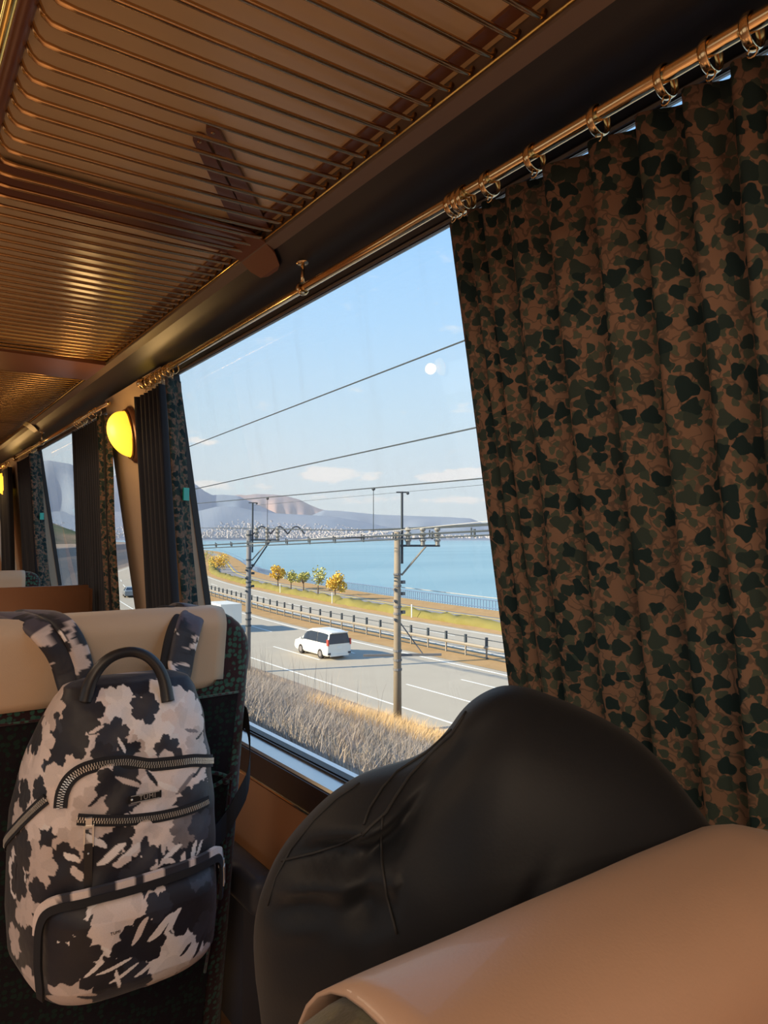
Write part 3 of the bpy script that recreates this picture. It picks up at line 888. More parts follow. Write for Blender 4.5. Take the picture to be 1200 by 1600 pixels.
def ringtab(h):
    k = round(h, 5)
    if k in _tab: return _tab[k]
    # phi from back centre (-pi/2) around; arclength measured from front centre (pi/2), + towards +x
    ph = np.linspace(-PI / 2, 3 * PI / 2, NPH + 1)
    pts = np.array([ringpt(p, h) for p in ph])
    seg = np.hypot(np.diff(pts[:, 0]), np.diff(pts[:, 1])); L = np.concatenate([[0], np.cumsum(seg)])
    mid = np.interp(PI / 2, ph, L)
    u = mid - L        # +x side (phi<pi/2) positive
    _tab[k] = (pts, u); return _tab[k]
def surf(u, h, off=0.0):
    """front surface point by arclength u from the front centre and height h"""
    pts, uu = ringtab(h)
    x = float(np.interp(-u, -uu, pts[:, 0])); y = float(np.interp(-u, -uu, pts[:, 1]))
    x2 = float(np.interp(-(u + .004), -uu, pts[:, 0])); y2 = float(np.interp(-(u + .004), -uu, pts[:, 1]))
    tx, ty = x2 - x, y2 - y; l = math.hypot(tx, ty) or 1
    nx_, ny_ = -ty / l, tx / l
    if nx_ * x + ny_ * y < 0: nx_, ny_ = -nx_, -ny_
    if off: x += nx_ * off; y += ny_ * off
    return PW(x, y, h), (PR * nx_ + PN * ny_)

# floral print painted per vertex
rng = np.random.RandomState(11)
DK, DK2, DK3 = (.013, .011, .018), (.030, .030, .044), (.055, .055, .078)
WH, WH2, WH3, GR = (.95, .86, .83), (.86, .72, .67), (.68, .55, .50), (.24, .20, .20)
def px2uh(x, y):
    d = ray(x, y); dd = .10; h = .2; xl = 0
    for _ in range(5):
        q = d * ((PC + PN * dd).dot(PN) / d.dot(PN)) - PC
        xl = q.dot(PR); h = min(max(q.z, .002), PH - .002)
        pts, uu = ringtab(h)
        w_ = pts[:, 1] > 0
        i = np.where(w_)[0]; k = i[np.argmin(abs(pts[i, 0] - xl))]
        dd = float(pts[k, 1])
    return (float(uu[k]), q.z)
SH = []      # shapes in paint order: kind, u, h, R, n, phase, colour, extra
def fl(x, y, R, n, col, ph=None, sharp=.5, deep=.36):
    u, h = px2uh(x, y); SH.append(('f', u, h, R * .00100, n, rng.uniform(0, 6.28) if ph is None else ph, col, sharp, deep))
def lf(x, y, L, Wd, ang, col):
    u, h = px2uh(x, y); SH.append(('l', u, h, L * .00100, Wd * .00100, math.radians(ang), col, 0, 0))
# background filler over the whole cloth
for i in range(90):
    u, h = rng.uniform(-.34, .34), rng.uniform(-.02, .46)
    SH.append(('f', u, h, rng.uniform(.012, .030), rng.randint(5, 8), rng.uniform(0, 6), [DK2, DK3, DK][rng.randint(3)], .5, .3))
for i in range(46):
    u, h = rng.uniform(-.34, .34), rng.uniform(-.02, .46)
    if abs(u) < .12: continue
    SH.append(('f', u, h, rng.uniform(.022, .042), rng.randint(5, 8), rng.uniform(0, 6), [WH, WH2, WH3][rng.randint(3)], .5, .35))
    for k in range(3):
        SH.append(('l', u + rng.uniform(-.03, .03), h + rng.uniform(-.03, .03), rng.uniform(.012, .03), rng.uniform(.004, .010), rng.uniform(0, 3), [DK, DK2, WH2][rng.randint(3)], 0, 0))
# top panel
fl(150, 1150, 34, 7, WH3); fl(135, 1175, 30, 6, WH2); fl(165, 1112, 28, 6, WH2)
fl(262, 1112, 44, 6, WH); fl(300, 1120, 34, 6, WH2); fl(222, 1128, 40, 7, WH); fl(285, 1150, 42, 8, WH2); fl(245, 1160, 34, 6, WH)
fl(190, 1100, 26, 5, WH); fl(205, 1175, 24, 5, WH3); fl(308, 1165, 26, 6, WH3)
fl(130, 1115, 30, 6, DK); fl(228, 1106, 22, 5, DK2); fl(178, 1150, 24, 6, DK2); fl(115, 1160, 22, 5, DK); fl(200, 1178, 20, 5, DK); fl(262, 1172, 22, 6, DK2, sharp=.7)
fl(160, 1180, 18, 6, DK)
lf(300, 1142, 26, 5, -20, GR); lf(205, 1150, 20, 5, 60, WH2); lf(150, 1140, 22, 5, 20, WH2); lf(312, 1150, 20, 4, 10, DK); lf(190, 1165, 24, 5, 110, WH); lf(168, 1172, 20, 4, 75, DK)
# between the two upper zips
fl(120, 1240, 40, 8, WH2); fl(150, 1225, 36, 7, WH2); fl(112, 1275, 32, 6, WH2); fl(142, 1262, 26, 6, WH3); fl(225, 1218, 34, 6, WH3); fl(258, 1215, 36, 7, WH2); fl(300, 1215, 34, 5, WH2); fl(235, 1262, 34, 6, WH2); fl(282, 1245, 30, 6, WH2)
fl(186, 1225, 32, 7, DK); fl(190, 1255, 24, 6, DK); fl(300, 1250, 24, 6, DK2); fl(318, 1232, 16, 6, DK2)
lf(200, 1222, 40, 7, -30, WH3); lf(238, 1215, 30, 6, -60, DK); lf(290, 1225, 40, 7, 35, GR); lf(150, 1250, 26, 5, 35, DK); lf(310, 1205, 26, 5, 30, DK); lf(262, 1230, 36, 8, -35, WH); lf(220, 1250, 30, 6, 15, GR); lf(270, 1262, 24, 5, 30, DK)
# below the middle zip
fl(165, 1305, 26, 7, WH3); fl(215, 1300, 34, 8, WH2); fl(262, 1298, 34, 8, WH2); fl(110, 1320, 26, 6, WH3); fl(240, 1318, 22, 6, WH2); fl(290, 1295, 26, 8, GR)
fl(100, 1345, 24, 5, DK); fl(190, 1310, 20, 5, DK); fl(235, 1340, 16, 5, DK2); fl(160, 1325, 18, 5, DK); fl(220, 1380, 34, 7, DK2); fl(315, 1290, 24, 6, DK3); fl(150, 1380, 34, 6, DK)
for (x, y, L, Wd, a) in [(175, 1335, 44, 11, 30), (205, 1330, 40, 10, 22), (150, 1315, 36, 9, -40), (228, 1338, 26, 12, 95), (190, 1347, 26, 12, 5), (258, 1345, 30, 8, -20), (272, 1330, 30, 8, 20), (285, 1345, 24, 8, 70), (303, 1330, 32, 8, 70), (312, 1325, 24, 6, 60), (120, 1365, 24, 11, -60), (112, 1340, 24, 9, -30), (245, 1352, 22, 8, 10), (160, 1397, 8, 16, 0), (240, 1393, 26, 12, 20), (130, 1400, 30, 6, 12)]:
    lf(x, y, L, Wd, a, WH2 if y > 1340 else WH)
lf(232, 1330, 44, 14, 88, DK2); lf(250, 1335, 30, 6, 80, DK)
# lower pocket
fl(148, 1455, 46, 7, WH, deep=.2); fl(185, 1430, 40, 6, WH2, deep=.2); fl(215, 1425, 32, 8, WH2); fl(285, 1455, 34, 8, WH); fl(262, 1490, 44, 9, WH); fl(225, 1520, 44, 8, WH); fl(300, 1500, 30, 7, WH3); fl(185, 1560, 46, 8, WH2); fl(125, 1550, 46, 7, WH3); fl(245, 1545, 36, 7, WH2)
fl(212, 1465, 36, 8, DK, deep=.22); fl(192, 1532, 38, 9, DK2, deep=.22); fl(160, 1515, 26, 6, DK); fl(120, 1490, 34, 6, DK); fl(290, 1415, 34, 6, DK); fl(105, 1430, 30, 6, DK); fl(240, 1410, 20, 5, DK2); fl(310, 1440, 22, 5, DK2); fl(90, 1500, 30, 6, DK)
for (x, y, L, Wd, a, c) in [(245, 1440, 46, 11, 40, WH), (262, 1430, 36, 9, 50, WH), (175, 1500, 44, 5, 15, WH), (190, 1510, 40, 5, 25, WH), (180, 1520, 30, 5, -80, WH), (150, 1500, 36, 6, 40, WH), (165, 1490, 20, 6, -60, DK), (280, 1475, 20, 5, 40, DK), (150, 1548, 50, 6, -25, DK2), (300, 1470, 34, 6, 55, DK), (290, 1510, 40, 6, 60, GR), (140, 1430, 16, 4, 60, DK), (228, 1500, 40, 6, 20, WH), (215, 1445, 40, 9, 60, WH2)]:
    lf(x, y, L, Wd, a, c)
# left side panel (lit warm): u beyond the front edge
for (u, h, R, n, c) in [(-.150, .36, .030, 7, WH2), (-.175, .315, .034, 8, WH2), (-.165, .26, .030, 6, WH2), (-.205, .25, .028, 7, WH3), (-.150, .205, .034, 7, WH3), (-.185, .135, .030, 6, WH3), (-.160, .16, .022, 6, WH3), (-.215, .08, .026, 6, WH3), (-.17, .03, .03, 7, WH3),
                        (-.175, .36, .022, 6, DK), (-.150, .30, .018, 5, DK), (-.195, .285, .022, 5, DK), (-.190, .215, .030, 6, DK), (-.150, .17, .018, 5, DK), (-.205, .17, .03, 6, DK), (-.17, .09, .03, 6, DK)]:
    SH.append(('f', u, h, R, n, rng.uniform(0, 6), c, .5, .33))

def paint(u, h):
    u = np.asarray(u, float); h = np.asarray(h, float)
    C = np.empty((len(u), 3)); C[:] = DK
    for (k, cu, ch, R, n, ph, col, sharp, deep) in SH:
        if k == 'f':
            dx = u - cu; dy = h - ch; near_ = (np.abs(dx) < R * 1.1) & (np.abs(dy) < R * 1.1)
            if not near_.any(): continue
            idx = np.where(near_)[0]; dx = dx[idx]; dy = dy[idx]
            a = np.arctan2(dy, dx) + ph; r = np.hypot(dx, dy)
            lim = R * ((1 - deep) + deep * np.abs(np.cos(n / 2 * a)) ** sharp + .07 * np.sin(3 * a + ph * 3) + .03 * np.sin(17 * a))
            ins = r < lim
            sh = 1.0 - .10 * (np.sin((n // 2) * a + 1.2) > .45) * (r > R * .25)
            C[idx[ins]] = np.array(col)[None, :] * sh[ins][:, None]
        else:
            L, Wd = R, n
            dx = u - cu; dy = h - ch; near_ = (np.abs(dx) < L) & (np.abs(dy) < L)
            if not near_.any(): continue
            idx = np.where(near_)[0]; dx = dx[idx]; dy = dy[idx]
            p_ = dx * math.cos(ph) + dy * math.sin(ph); q_ = -dx * math.sin(ph) + dy * math.cos(ph)
            s_ = p_ / (L * .5)
            ins = (np.abs(s_) < 1) & (np.abs(q_ - .12 * Wd * np.sin(s_ * 3)) < Wd * .5 * np.sqrt(np.clip(1 - s_ ** 2, 0, 1)))
            C[idx[ins]] = col
    return C

pack = thing('backpack', 'black, white and pink floral print backpack hanging from the seat in front', 'backpack', PC)
NV = 330; NU = 470
verts = []; us = []; hs = []
for j in range(NV + 1):
    h = PH * (j / NV)
    pts, uu = ringtab(h)
    tot = uu[0] - uu[-1]
    for i in range(NU):
        uq = lerp(uu[0], uu[-1], i / NU)
        x = np.interp(-uq, -uu, pts[:, 0]); y = np.interp(-uq, -uu, pts[:, 1])
        # cloth wrinkles
        wr = .0018 * math.sin(x * 55 + h * 70) * math.sin(h * 38 + 1.3) + .0012 * math.sin(x * 110 - h * 95)
        if y > 0: y += wr
        verts.append(PW(x, y, h) - PC); us.append(uq); hs.append(h)
faces = [(j * NU + i, j * NU + (i + 1) % NU, (j + 1) * NU + (i + 1) % NU, (j + 1) * NU + i) for j in range(NV) for i in range(NU)]
faces.append(tuple(range(NU - 1, -1, -1))); faces.append(tuple(NV * NU + i for i in range(NU)))
link('main_body', verts, faces, 'floral', pack, True, cols=paint(us, hs))

# bulging lower front pocket
def patch(name, u0f, u1f, h0, h1, bulge, nu, nv, parent, base=.0012):
    vs = []; U = []; Hh = []
    for j in range(nv + 1):
        tv = j / nv; h = lerp(h0, h1, tv)
        a, b_ = u0f(tv), u1f(tv)
        for i in range(nu + 1):
            ti = i / nu; u = lerp(a, b_, ti)
            e = min(ti, 1 - ti) * 2; f = min(tv, 1 - tv) * 2
            k = (1 - (1 - e) ** 6) * (1 - (1 - f) ** 6)
            p, n_ = surf(u, h, base + bulge * k + .0014 * math.sin(u * 80 + h * 60) * k)
            vs.append(p - PC); U.append(u); Hh.append(h)
    n = nu + 1
    fs = [(j * n + i, j * n + i + 1, (j + 1) * n + i + 1, (j + 1) * n + i) for j in range(nv) for i in range(nu)]
    return link(name, vs, fs, 'floral', parent, True, cols=paint(U, Hh))
def rnd(lo, hi, r0=.03):
    return lambda tv: hi if False else None
pk_ = patch('lower_pocket', lambda tv: -.136 + .020 * max(0, (tv - .85) / .15) ** 2 + .03 * max(0, (.15 - tv) / .15) ** 2,
            lambda tv: .122 - .014 * max(0, (tv - .85) / .15) ** 2 - .05 * max(0, (.25 - tv) / .25) ** 2, .012, .163, .017, 230, 150, pack)

def ribbon(path, width, off, th, m, name, parent, teeth=False, mteeth='chrome', pitch=.0034, inner=.0052):
    """strip that follows the pack cloth along (u,h) points"""
    P = []
    for i in range(len(path) - 1):
        (a, b_), (c, d_) = path[i], path[i + 1]
        ns_ = max(2, int(math.hypot(c - a, d_ - b_) / .004))
        for k in range(ns_): P.append((lerp(a, c, k / ns_), lerp(b_, d_, k / ns_)))
    P.append(path[-1])
    for it in range(6):
        P = [P[0]] + [((P[i - 1][0] + 2 * P[i][0] + P[i + 1][0]) / 4, (P[i - 1][1] + 2 * P[i][1] + P[i + 1][1]) / 4) for i in range(1, len(P) - 1)] + [P[-1]]
    offf = off if callable(off) else (lambda u, h: off)
    S3 = [surf(u, h, offf(u, h)) for u, h in P]
    vs = []; fs = []; fr = []
    for i, (p, n_) in enumerate(S3):
        tdir = (S3[min(i + 1, len(S3) - 1)][0] - S3[max(i - 1, 0)][0]).normalized()
        sd_ = n_.cross(tdir).normalized(); nn = tdir.cross(sd_).normalized()
        if nn.dot(n_) < 0: nn = -nn
        fr.append((p, tdir, sd_, nn))
        for (a, b_) in ((-.5, 0), (.5, 0), (.5, 1), (-.5, 1)):
            vs.append(p + sd_ * (a * width) + nn * (b_ * th) - PC)
    for i in range(len(S3) - 1):
        for k in range(4): fs.append((i * 4 + k, i * 4 + (k + 1) % 4, i * 4 + 4 + (k + 1) % 4, i * 4 + 4 + k))
    fs += [(3, 2, 1, 0), tuple((len(S3) - 1) * 4 + k for k in range(4))]
    o_ = MB().add(vs, fs).build(name, m, parent)
    if teeth:
        D = [0]
        for i in range(1, len(fr)): D.append(D[-1] + (fr[i][0] - fr[i - 1][0]).length)
        tb = MB(PC); s_ = 0; side = 1
        while s_ < D[-1]:
            i = min(len(fr) - 2, max(0, int(np.searchsorted(D, s_)) - 1)); q = (s_ - D[i]) / max(1e-6, D[i + 1] - D[i])
            p = fr[i][0].lerp(fr[i + 1][0], q); _, td, sd_, nn = fr[i]
            rot = Matrix((td, sd_, nn)).transposed()
            tb.box(p + sd_ * (side * inner * .32) + nn * (th + .0006), (pitch * .42, inner * .60, .0016), rot)
            side = -side; s_ += pitch * .5
        tb.build('zip_teeth', mteeth, o_)
    return o_, fr
U = px2uh
ribbon([U(96, 1262), U(97, 1240), U(108, 1216), U(130, 1200), U(160, 1192), U(195, 1189), U(232, 1195), U(262, 1192), U(300, 1187), U(338, 1187)], .0185, .0015, .0018, 'webbing', 'main_zip', pack, True, inner=.0070)
ribbon([U(122, 1279), U(160, 1281), U(200, 1281), U(245, 1276), U(285, 1267), U(324, 1251)], .0155, .0015, .0016, 'webbing', 'middle_zip', pack, True, inner=.0058)
ribbon([(-.132, .292), (-.165, .268), (-.21, .238), (-.255, .208), (-.30, .180)], .016, .0015, .0016, 'webbing', 'side_zip', pack, True, inner=.006)
pw = lambda u, h: .012
ribbon([(-.128, .03), (-.134, .08), (-.134, .130), (-.126, .152), (-.108, .160), (-.06, .1655), (0, .1665), (.06, .1690), (.105, .1700), (.117, .160), (.121, .135), (.120, .10)], .011, .010, .004, 'webbing', 'pocket_zip', pack)
ribbon([(-.138, .120), (-.138, .145), (-.130, .161), (-.108, .170), (-.06, .1755), (0, .1765), (.06, .179), (.108, .180), (.122, .170), (.127, .145)], .010, .006, .007, 'floral', 'pocket_piping', pack)
# painted edge of the piping
po = [c for c in pack.children if c.name.startswith('pocket_piping')][0]
me = po.data; a = me.color_attributes.new('print', 'FLOAT_COLOR', 'POINT')
vv = np.array([v.co[:] for v in me.vertices]); cc = np.ones((len(vv), 4), dtype=np.float32)
ph_ = np.sin(vv[:, 0] * 130) + np.sin(vv[:, 0] * 57 + 2); cc[:, :3] = np.where(ph_[:, None] > .2, np.array(WH2)[None, :], np.array(DK2)[None, :])
a.data.foreach_set('color', cc.ravel())

# zipper pulls
def pull(u, h, L, name='zip_pull', ang=0, off=.006, strap=True, col='blackleather'):
    p, n_ = surf(u, h, off)
    dn = Vector((0, 0, -1)); dn = (dn - n_ * dn.dot(n_)).normalized()
    sd_ = n_.cross(dn).normalized(); dn = (dn * math.cos(ang) + sd_ * math.sin(ang)).normalized(); sd_ = n_.cross(dn)
    rot = Matrix((sd_, dn, n_)).transposed()
    b_ = MB(PC)
    b_.box(p, (.008, .012, .005), rot)
    # open metal loop
    q = p + dn * .018 + n_ * .002
    b_.box(q + sd_ * .0055, (.0022, .026, .0025), rot); b_.box(q - sd_ * .0055, (.0022, .026, .0025), rot)
    b_.box(q + dn * .013, (.0132, .0030, .0025), rot); b_.box(q - dn * .013, (.0132, .0030, .0025), rot)
    o_ = b_.build(name, 'chrome', pack)
    if strap:
        c = MB(PC)
        cpt = q + dn * (.010 + L / 2)
        c.box(cpt + n_ * .001, (.0105, L, .0028), rot)
        s2_ = c.build('leather_tab', col, o_)
        MB(PC).ball(q + dn * .022 + n_ * .0035, (.0014, .0014, .0014), 8, 6).build('rivet', 'chrome', o_, True)
    return o_
u_, h_ = U(140, 1282); pull(u_, h_, .062)
u_, h_ = U(345, 1212); pull(u_ + .012, h_, .040, off=.006); pull(u_ + .028, h_ - .002, .036, off=.008)
pull(.126, .150, .012, off=.012, strap=False)

# metal logo plate
p, n_ = surf(*U(229, 1243), .004)
sd_ = Vector((0, 0, 1)).cross(n_).normalized()
upv = n_.cross(sd_).normalized()
if sd_.dot(PR) < 0: sd_ = -sd_; upv = -upv
if upv.z < 0: upv = -upv
rot = Matrix((sd_, upv, n_)).transposed()
lg = MB(PC); lg.box(p, (.046, .0100, .0018), rot)
lgo = lg.build('logo_plate', 'blackleather', pack)
fr_ = MB(PC)
fr_.box(p + upv * .0046 + n_ * .001, (.040, .0009, .0016), rot); fr_.box(p - upv * .0046 + n_ * .001, (.040, .0009, .0016), rot)
fr_.ball(p - sd_ * .019 + n_ * .0014, .0018, 8, 6)
fr_.build('logo_frame', 'chrome', lgo)
def text(body, size, pos, sd_, up_, nn, m, name, parent, org, ext=.0004):
    cu = bpy.data.curves.new(name, 'FONT'); cu.body = body; cu.size = size; cu.extrude = ext; cu.align_x = 'CENTER'; cu.align_y = 'CENTER'
    cu.space_character = 1.15
    to = bpy.data.objects.new(name + '_src', cu); COL.objects.link(to)
    bpy.context.view_layer.update()
    me = bpy.data.meshes.new_from_object(to.evaluated_get(bpy.context.evaluated_depsgraph_get()))
    bpy.data.objects.remove(to)
    R_ = Matrix((sd_, up_, nn)).transposed()
    for v in me.vertices: v.co = R_ @ v.co + pos - Vector(org)
    me.materials.clear(); me.materials.append(M[m])
    o_ = bpy.data.objects.new(name, me); COL.objects.link(o_); o_.parent = parent
    return o_
text('TUMI', .0092, p + n_ * .0014 + sd_ * .003, sd_, upv, n_, 'chrome', 'logo_letters', lgo, PC)
p2_, n2_ = surf(*U(176, 1447), .0195)
text('TUMI', .0052, p2_, sd_, upv, n_, 'blackleather', 'pocket_lettering', pack, PC)

# carry handle
hp_ = [aty(133, 1096, 1.09), aty(140, 1066, 1.09), aty(156, 1040, 1.09), aty(178, 1023, 1.09), aty(205, 1017, 1.09), aty(230, 1024, 1.085), aty(248, 1042, 1.08), aty(258, 1066, 1.075), aty(262, 1096, 1.07)]
def smooth_path(P, it=3):
    Q = [Vector(p) for p in P]
    for _ in range(it):
        R_ = [Q[0]]
        for i in range(len(Q) - 1): R_ += [Q[i].lerp(Q[i + 1], .25), Q[i].lerp(Q[i + 1], .75)]
        R_.append(Q[-1]); Q = R_
    return Q
sp = smooth_path(hp_, 2)
rr = [.0105 - .0028 * math.sin(PI * i / (len(sp) - 1)) for i in range(len(sp))]
MB(PC).tube(sp, rr, 14).build('carry_handle', 'blackleather', pack, True)

# shoulder straps looped over the seat top
def strap(P, widths, th, name, seedu, m='floral'):
    Q = smooth_path(P, 3); n = len(Q); vs = []; fs = []; U_ = []; H_ = []; K = 12
    wv_ = np.interp(np.linspace(0, 1, n), np.linspace(0, 1, len(widths)), widths)
    nrm0 = None; Ls = 0
    fine = []
    for i in range(n - 1):
        k = max(1, int((Q[i + 1] - Q[i]).length / .002))
        for j in range(k): fine.append((Q[i].lerp(Q[i + 1], j / k), lerp(wv_[i], wv_[i + 1], j / k)))
    fine.append((Q[-1], wv_[-1]))
    for i, (q, wd_) in enumerate(fine):
        td = (fine[min(i + 3, len(fine) - 1)][0] - fine[max(i - 3, 0)][0]).normalized()
        # outward normal: away from the seat top centre line
        out = (q - Vector((q.x, SY + .01, ST - .06))); out.x = 0
        out = (out - td * out.dot(td)).normalized()
        sx = td.cross(out).normalized()
        if i: Ls += (q - fine[i - 1][0]).length
        M2 = 26
        for k in range(M2):
            a = 2 * PI * k / M2; c, s_ = math.cos(a), math.sin(a)
            xx = math.copysign(abs(c) ** .6, c) * wd_ / 2; yy = math.copysign(abs(s_) ** .7, s_) * th / 2
            vs.append(q + sx * xx + out * (yy + th / 2) - PC); U_.append(seedu + xx); H_.append(.06 + Ls)
    M2 = 26
    for i in range(len(fine) - 1):
        for k in range(M2): fs.append((i * M2 + k, i * M2 + (k + 1) % M2, (i + 1) * M2 + (k + 1) % M2, (i + 1) * M2 + k))
    fs += [tuple(range(M2 - 1, -1, -1)), tuple((len(fine) - 1) * M2 + k for k in range(M2))]
    # bias to dark at the upper part
    C = paint(np.array(U_), np.array(H_))
    hh = np.array(H_); dk = (hh - .06) > Ls * .42
    C[dk] = C[dk] * np.array([.10, .10, .14]) + np.array([.012, .012, .018])
    return link(name, vs, fs, m, pack, True, cols=C)
yf = SY - STH / 2 - .006
strap([aty(116, 1112, 1.155), aty(108, 1075, yf - .012), aty(95, 1025, yf - .004), aty(70, 993, yf), aty(45, 976, yf + .03), aty(18, 968, SY), (.13, SY + .05, -.128), (.12, SY + .075, -.20)], [.026, .034, .038, .040, .038, .036], .012, 'shoulder_strap', -.13)
strap([aty(132, 1100, 1.16), aty(134, 1060, yf - .014), aty(122, 1012, yf - .008), aty(104, 982, yf - .004), aty(85, 968, yf + .03), aty(60, 963, SY), (.19, SY + .05, -.126), (.18, SY + .075, -.20)], [.024, .030, .030, .032, .030, .030], .010, 'shoulder_strap', -.165)
strap([aty(272, 1105, 1.13), aty(276, 1060, yf - .012), aty(284, 1010, yf - .006), aty(293, 980, yf - .002), aty(300, 965, yf + .025), aty(312, 960, SY), (.455, SY + .05, -.126), (.46, SY + .075, -.20)], [.040, .046, .046, .042, .040, .038], .012, 'shoulder_strap', .01)
strap([aty(262, 1100, 1.135), aty(262, 1060, yf - .006), aty(270, 1010, yf - .003), aty(280, 980, yf - .001), aty(290, 966, yf + .025), aty(296, 962, SY), (.425, SY + .05, -.129), (.425, SY + .075, -.20)], [.034, .040, .040, .036, .034, .034], .010, 'strap_lining', .2, 'webbing')
# lower webbing passing round the seat side
wb = MB(PC)
pts = [PW(.10, -.03, .10), aty(345, 1300, 1.215), aty(368, 1262, 1.20), aty(393, 1212, 1.205), (.583, 1.26, -.335), (.585, 1.31, -.36)]
Q = smooth_path(pts, 2); vs = []; fs = []
for i, q in enumerate(Q):
    for dz, dd in ((-.022, 0), (.022, 0), (.022, -.003), (-.022, -.003)): vs.append(q + Vector((dd * .3, dd, dz)) - PC)
for i in range(len(Q) - 1):
    for k in range(4): fs.append((i * 4 + k, i * 4 + (k + 1) % 4, i * 4 + 4 + (k + 1) % 4, i * 4 + 4 + k))
MB().add(vs, fs).build('lower_webbing', 'webbing', pack)

# ------------------------------------------------------------------ dark jacket heaped over the next seat
outl = [(1130, 1320), (1100, 1275), (1070, 1235), (1040, 1197), (1000, 1157), (960, 1131), (910, 1106), (870, 1090), (830, 1075), (800, 1070), (775, 1073), (745, 1088), (722, 1108),
        (700, 1140), (672, 1170), (640, 1189), (600, 1200), (560, 1212), (520, 1236), (480, 1274), (440, 1322), (415, 1372), (403, 1420), (407, 1500), (428, 1580), (455, 1700), (500, 1850), (620, 2050), (800, 2120), (1000, 2080), (1120, 1900), (1180, 1700), (1190, 1500), (1165, 1390)]
cx_, cy_ = 760, 1420
DIST = .56
def jp(x, y, dd):
    """point at a distance measured along the level view direction"""
    d = ray(x, y); hd = Vector((math.sin(math.radians(44)), math.cos(math.radians(44)), 0))
    return d * ((DIST + dd) / d.dot(hd))
outl2 = [(x, y) for x, y in outl]
def chaikin(P, it=2):
    for _ in range(it):
        Q = []
        for i in range(len(P)):
            a, b_ = P[i], P[(i + 1) % len(P)]
            Q += [(lerp(a[0], b_[0], .25), lerp(a[1], b_[1], .25)), (lerp(a[0], b_[0], .75), lerp(a[1], b_[1], .75))]
        P = Q
    return P
OL = chaikin(outl2, 2); NO = len(OL); NR = 60
hd = Vector((math.sin(math.radians(44)), math.cos(math.radians(44)), 0))
def wrinkle(x, y):
    w_ = 0.0
    # folds fanning out over the left lobe
    if x < 640 and y < 1480:
        w_ += .0150 * math.sin((y - 1240) * .085 + (x - 540) * .022) * math.exp(-((x - 540) / 90) ** 2 - ((y - 1275) / 75) ** 2)
        w_ += .0090 * math.sin((y - 1330) * .10 + (x - 470) * .05) * math.exp(-((x - 480) / 60) ** 2 - ((y - 1330) / 60) ** 2)
    w_ += .0035 * math.exp(-(((x - 850) + (y - 1310) * .3) / 90) ** 2 - ((y - 1330) / 40) ** 2)
    w_ -= .0060 * math.exp(-((x - 830 + (y - 1300) * .5) / 16) ** 2 - ((y - 1345) / 45) ** 2)
    w_ += .004 * math.sin(x * .012 + y * .009) * .5
    # raised band
    ax, ay, bx, by = 716, 1122, 572, 1292; tq = max(0, min(1, ((x - ax) * (bx - ax) + (y - ay) * (by - ay)) / ((bx - ax) ** 2 + (by - ay) ** 2)))
    w_ += .0065 * math.exp(-(((x - ax - tq * (bx - ax)) ** 2 + (y - ay - tq * (by - ay)) ** 2) / 15 ** 2) ** 2)
    # groove between crown and left lobe
    lx = 575 + max(0, (1300 - y)) * .9
    w_ -= .012 * math.exp(-((x - lx - 20) / 26) ** 2) * (1 if y < 1320 else math.exp(-((y - 1320) / 60) ** 2))
    return w_
vs = []; fs = []
for side in (1, -1):
    for r in range(NR):
        s_ = r / (NR - 1)
        for i, (ox, oy) in enumerate(OL):
            # pull towards centre
            x = lerp(ox, cx_, s_ ** 1.0); y = lerp(oy, cy_, s_ ** 1.0)
            prof = math.sqrt(max(0, 1 - (1 - s_) ** 2.2))
            low = max(0, (y - 1500) / 600)
            b_ = (.085 if side > 0 else .075) * prof * (1 - .3 * low)
            p = jp(x, y, .0)
            off = -b_ if side > 0 else b_
            p = p + hd * off
            if side > 0: p = p - hd * (wrinkle(x, y) * min(1, s_ * 5))
            p = p + Vector((0, 1, 0)) * (.06 * low + .02 * max(0, (y - 1380) / 300))
            p.z = max(p.z, -.795)
            vs.append(p)
NN = NO * NR
for side in range(2):
    b0 = side * NN
    for r in range(NR - 1):
        for i in range(NO):
            f = (b0 + r * NO + i, b0 + r * NO + (i + 1) % NO, b0 + (r + 1) * NO + (i + 1) % NO, b0 + (r + 1) * NO + i)
            fs.append(f if side == 0 else f[::-1])
for i in range(NO):
    fs.append((i, NN + i, NN + (i + 1) % NO, (i + 1) % NO))
jo = Vector((.38, .46, -.79))
jk = thing('jacket', 'dark charcoal jacket heaped in a tall mound between the near headrest and the ivy curtain', 'jacket', jo)
bm = bmesh.new(); vl = [bm.verts.new(v - jo) for v in vs]
for f in fs:
    try: bm.faces.new([vl[k] for k in f])
    except ValueError: pass
bmesh.ops.remove_doubles(bm, verts=bm.verts, dist=.0004)
tree = BVHTree.FromBMesh(bm)
body = bmo('body', bm, 'jacket', jk, True)
def onj(x, y, off=.001):
    d = ray(x, y).normalized()
    h_ = tree.ray_cast(-jo, d)
    if h_[0] is None: return None
    return h_[0] + jo - d * off
def jtube(P, r, name, m, flat=None):
    pts = []
    for i in range(len(P) - 1):
        n = max(2, int(math.hypot(P[i + 1][0] - P[i][0], P[i + 1][1] - P[i][1]) / 12))
        for k in range(n):
            q = onj(lerp(P[i][0], P[i + 1][0], k / n), lerp(P[i][1], P[i + 1][1], k / n))
            if q is not None: pts.append(q)
    q = onj(*P[-1])
    if q is not None: pts.append(q)
    if len(pts) > 2: return MB(jo).tube(pts, r, 8).build(name, m, jk, True)
jtube([(728, 1112), (705, 1148), (668, 1182), (640, 1212), (618, 1245), (603, 1270), (580, 1290), (566, 1305)], .0012, 'band_seam', 'jacket_seam')
jtube([(705, 1140), (665, 1176), (620, 1205), (598, 1230), (578, 1262), (568, 1288)], .0009, 'band_seam', 'jacket_seam')
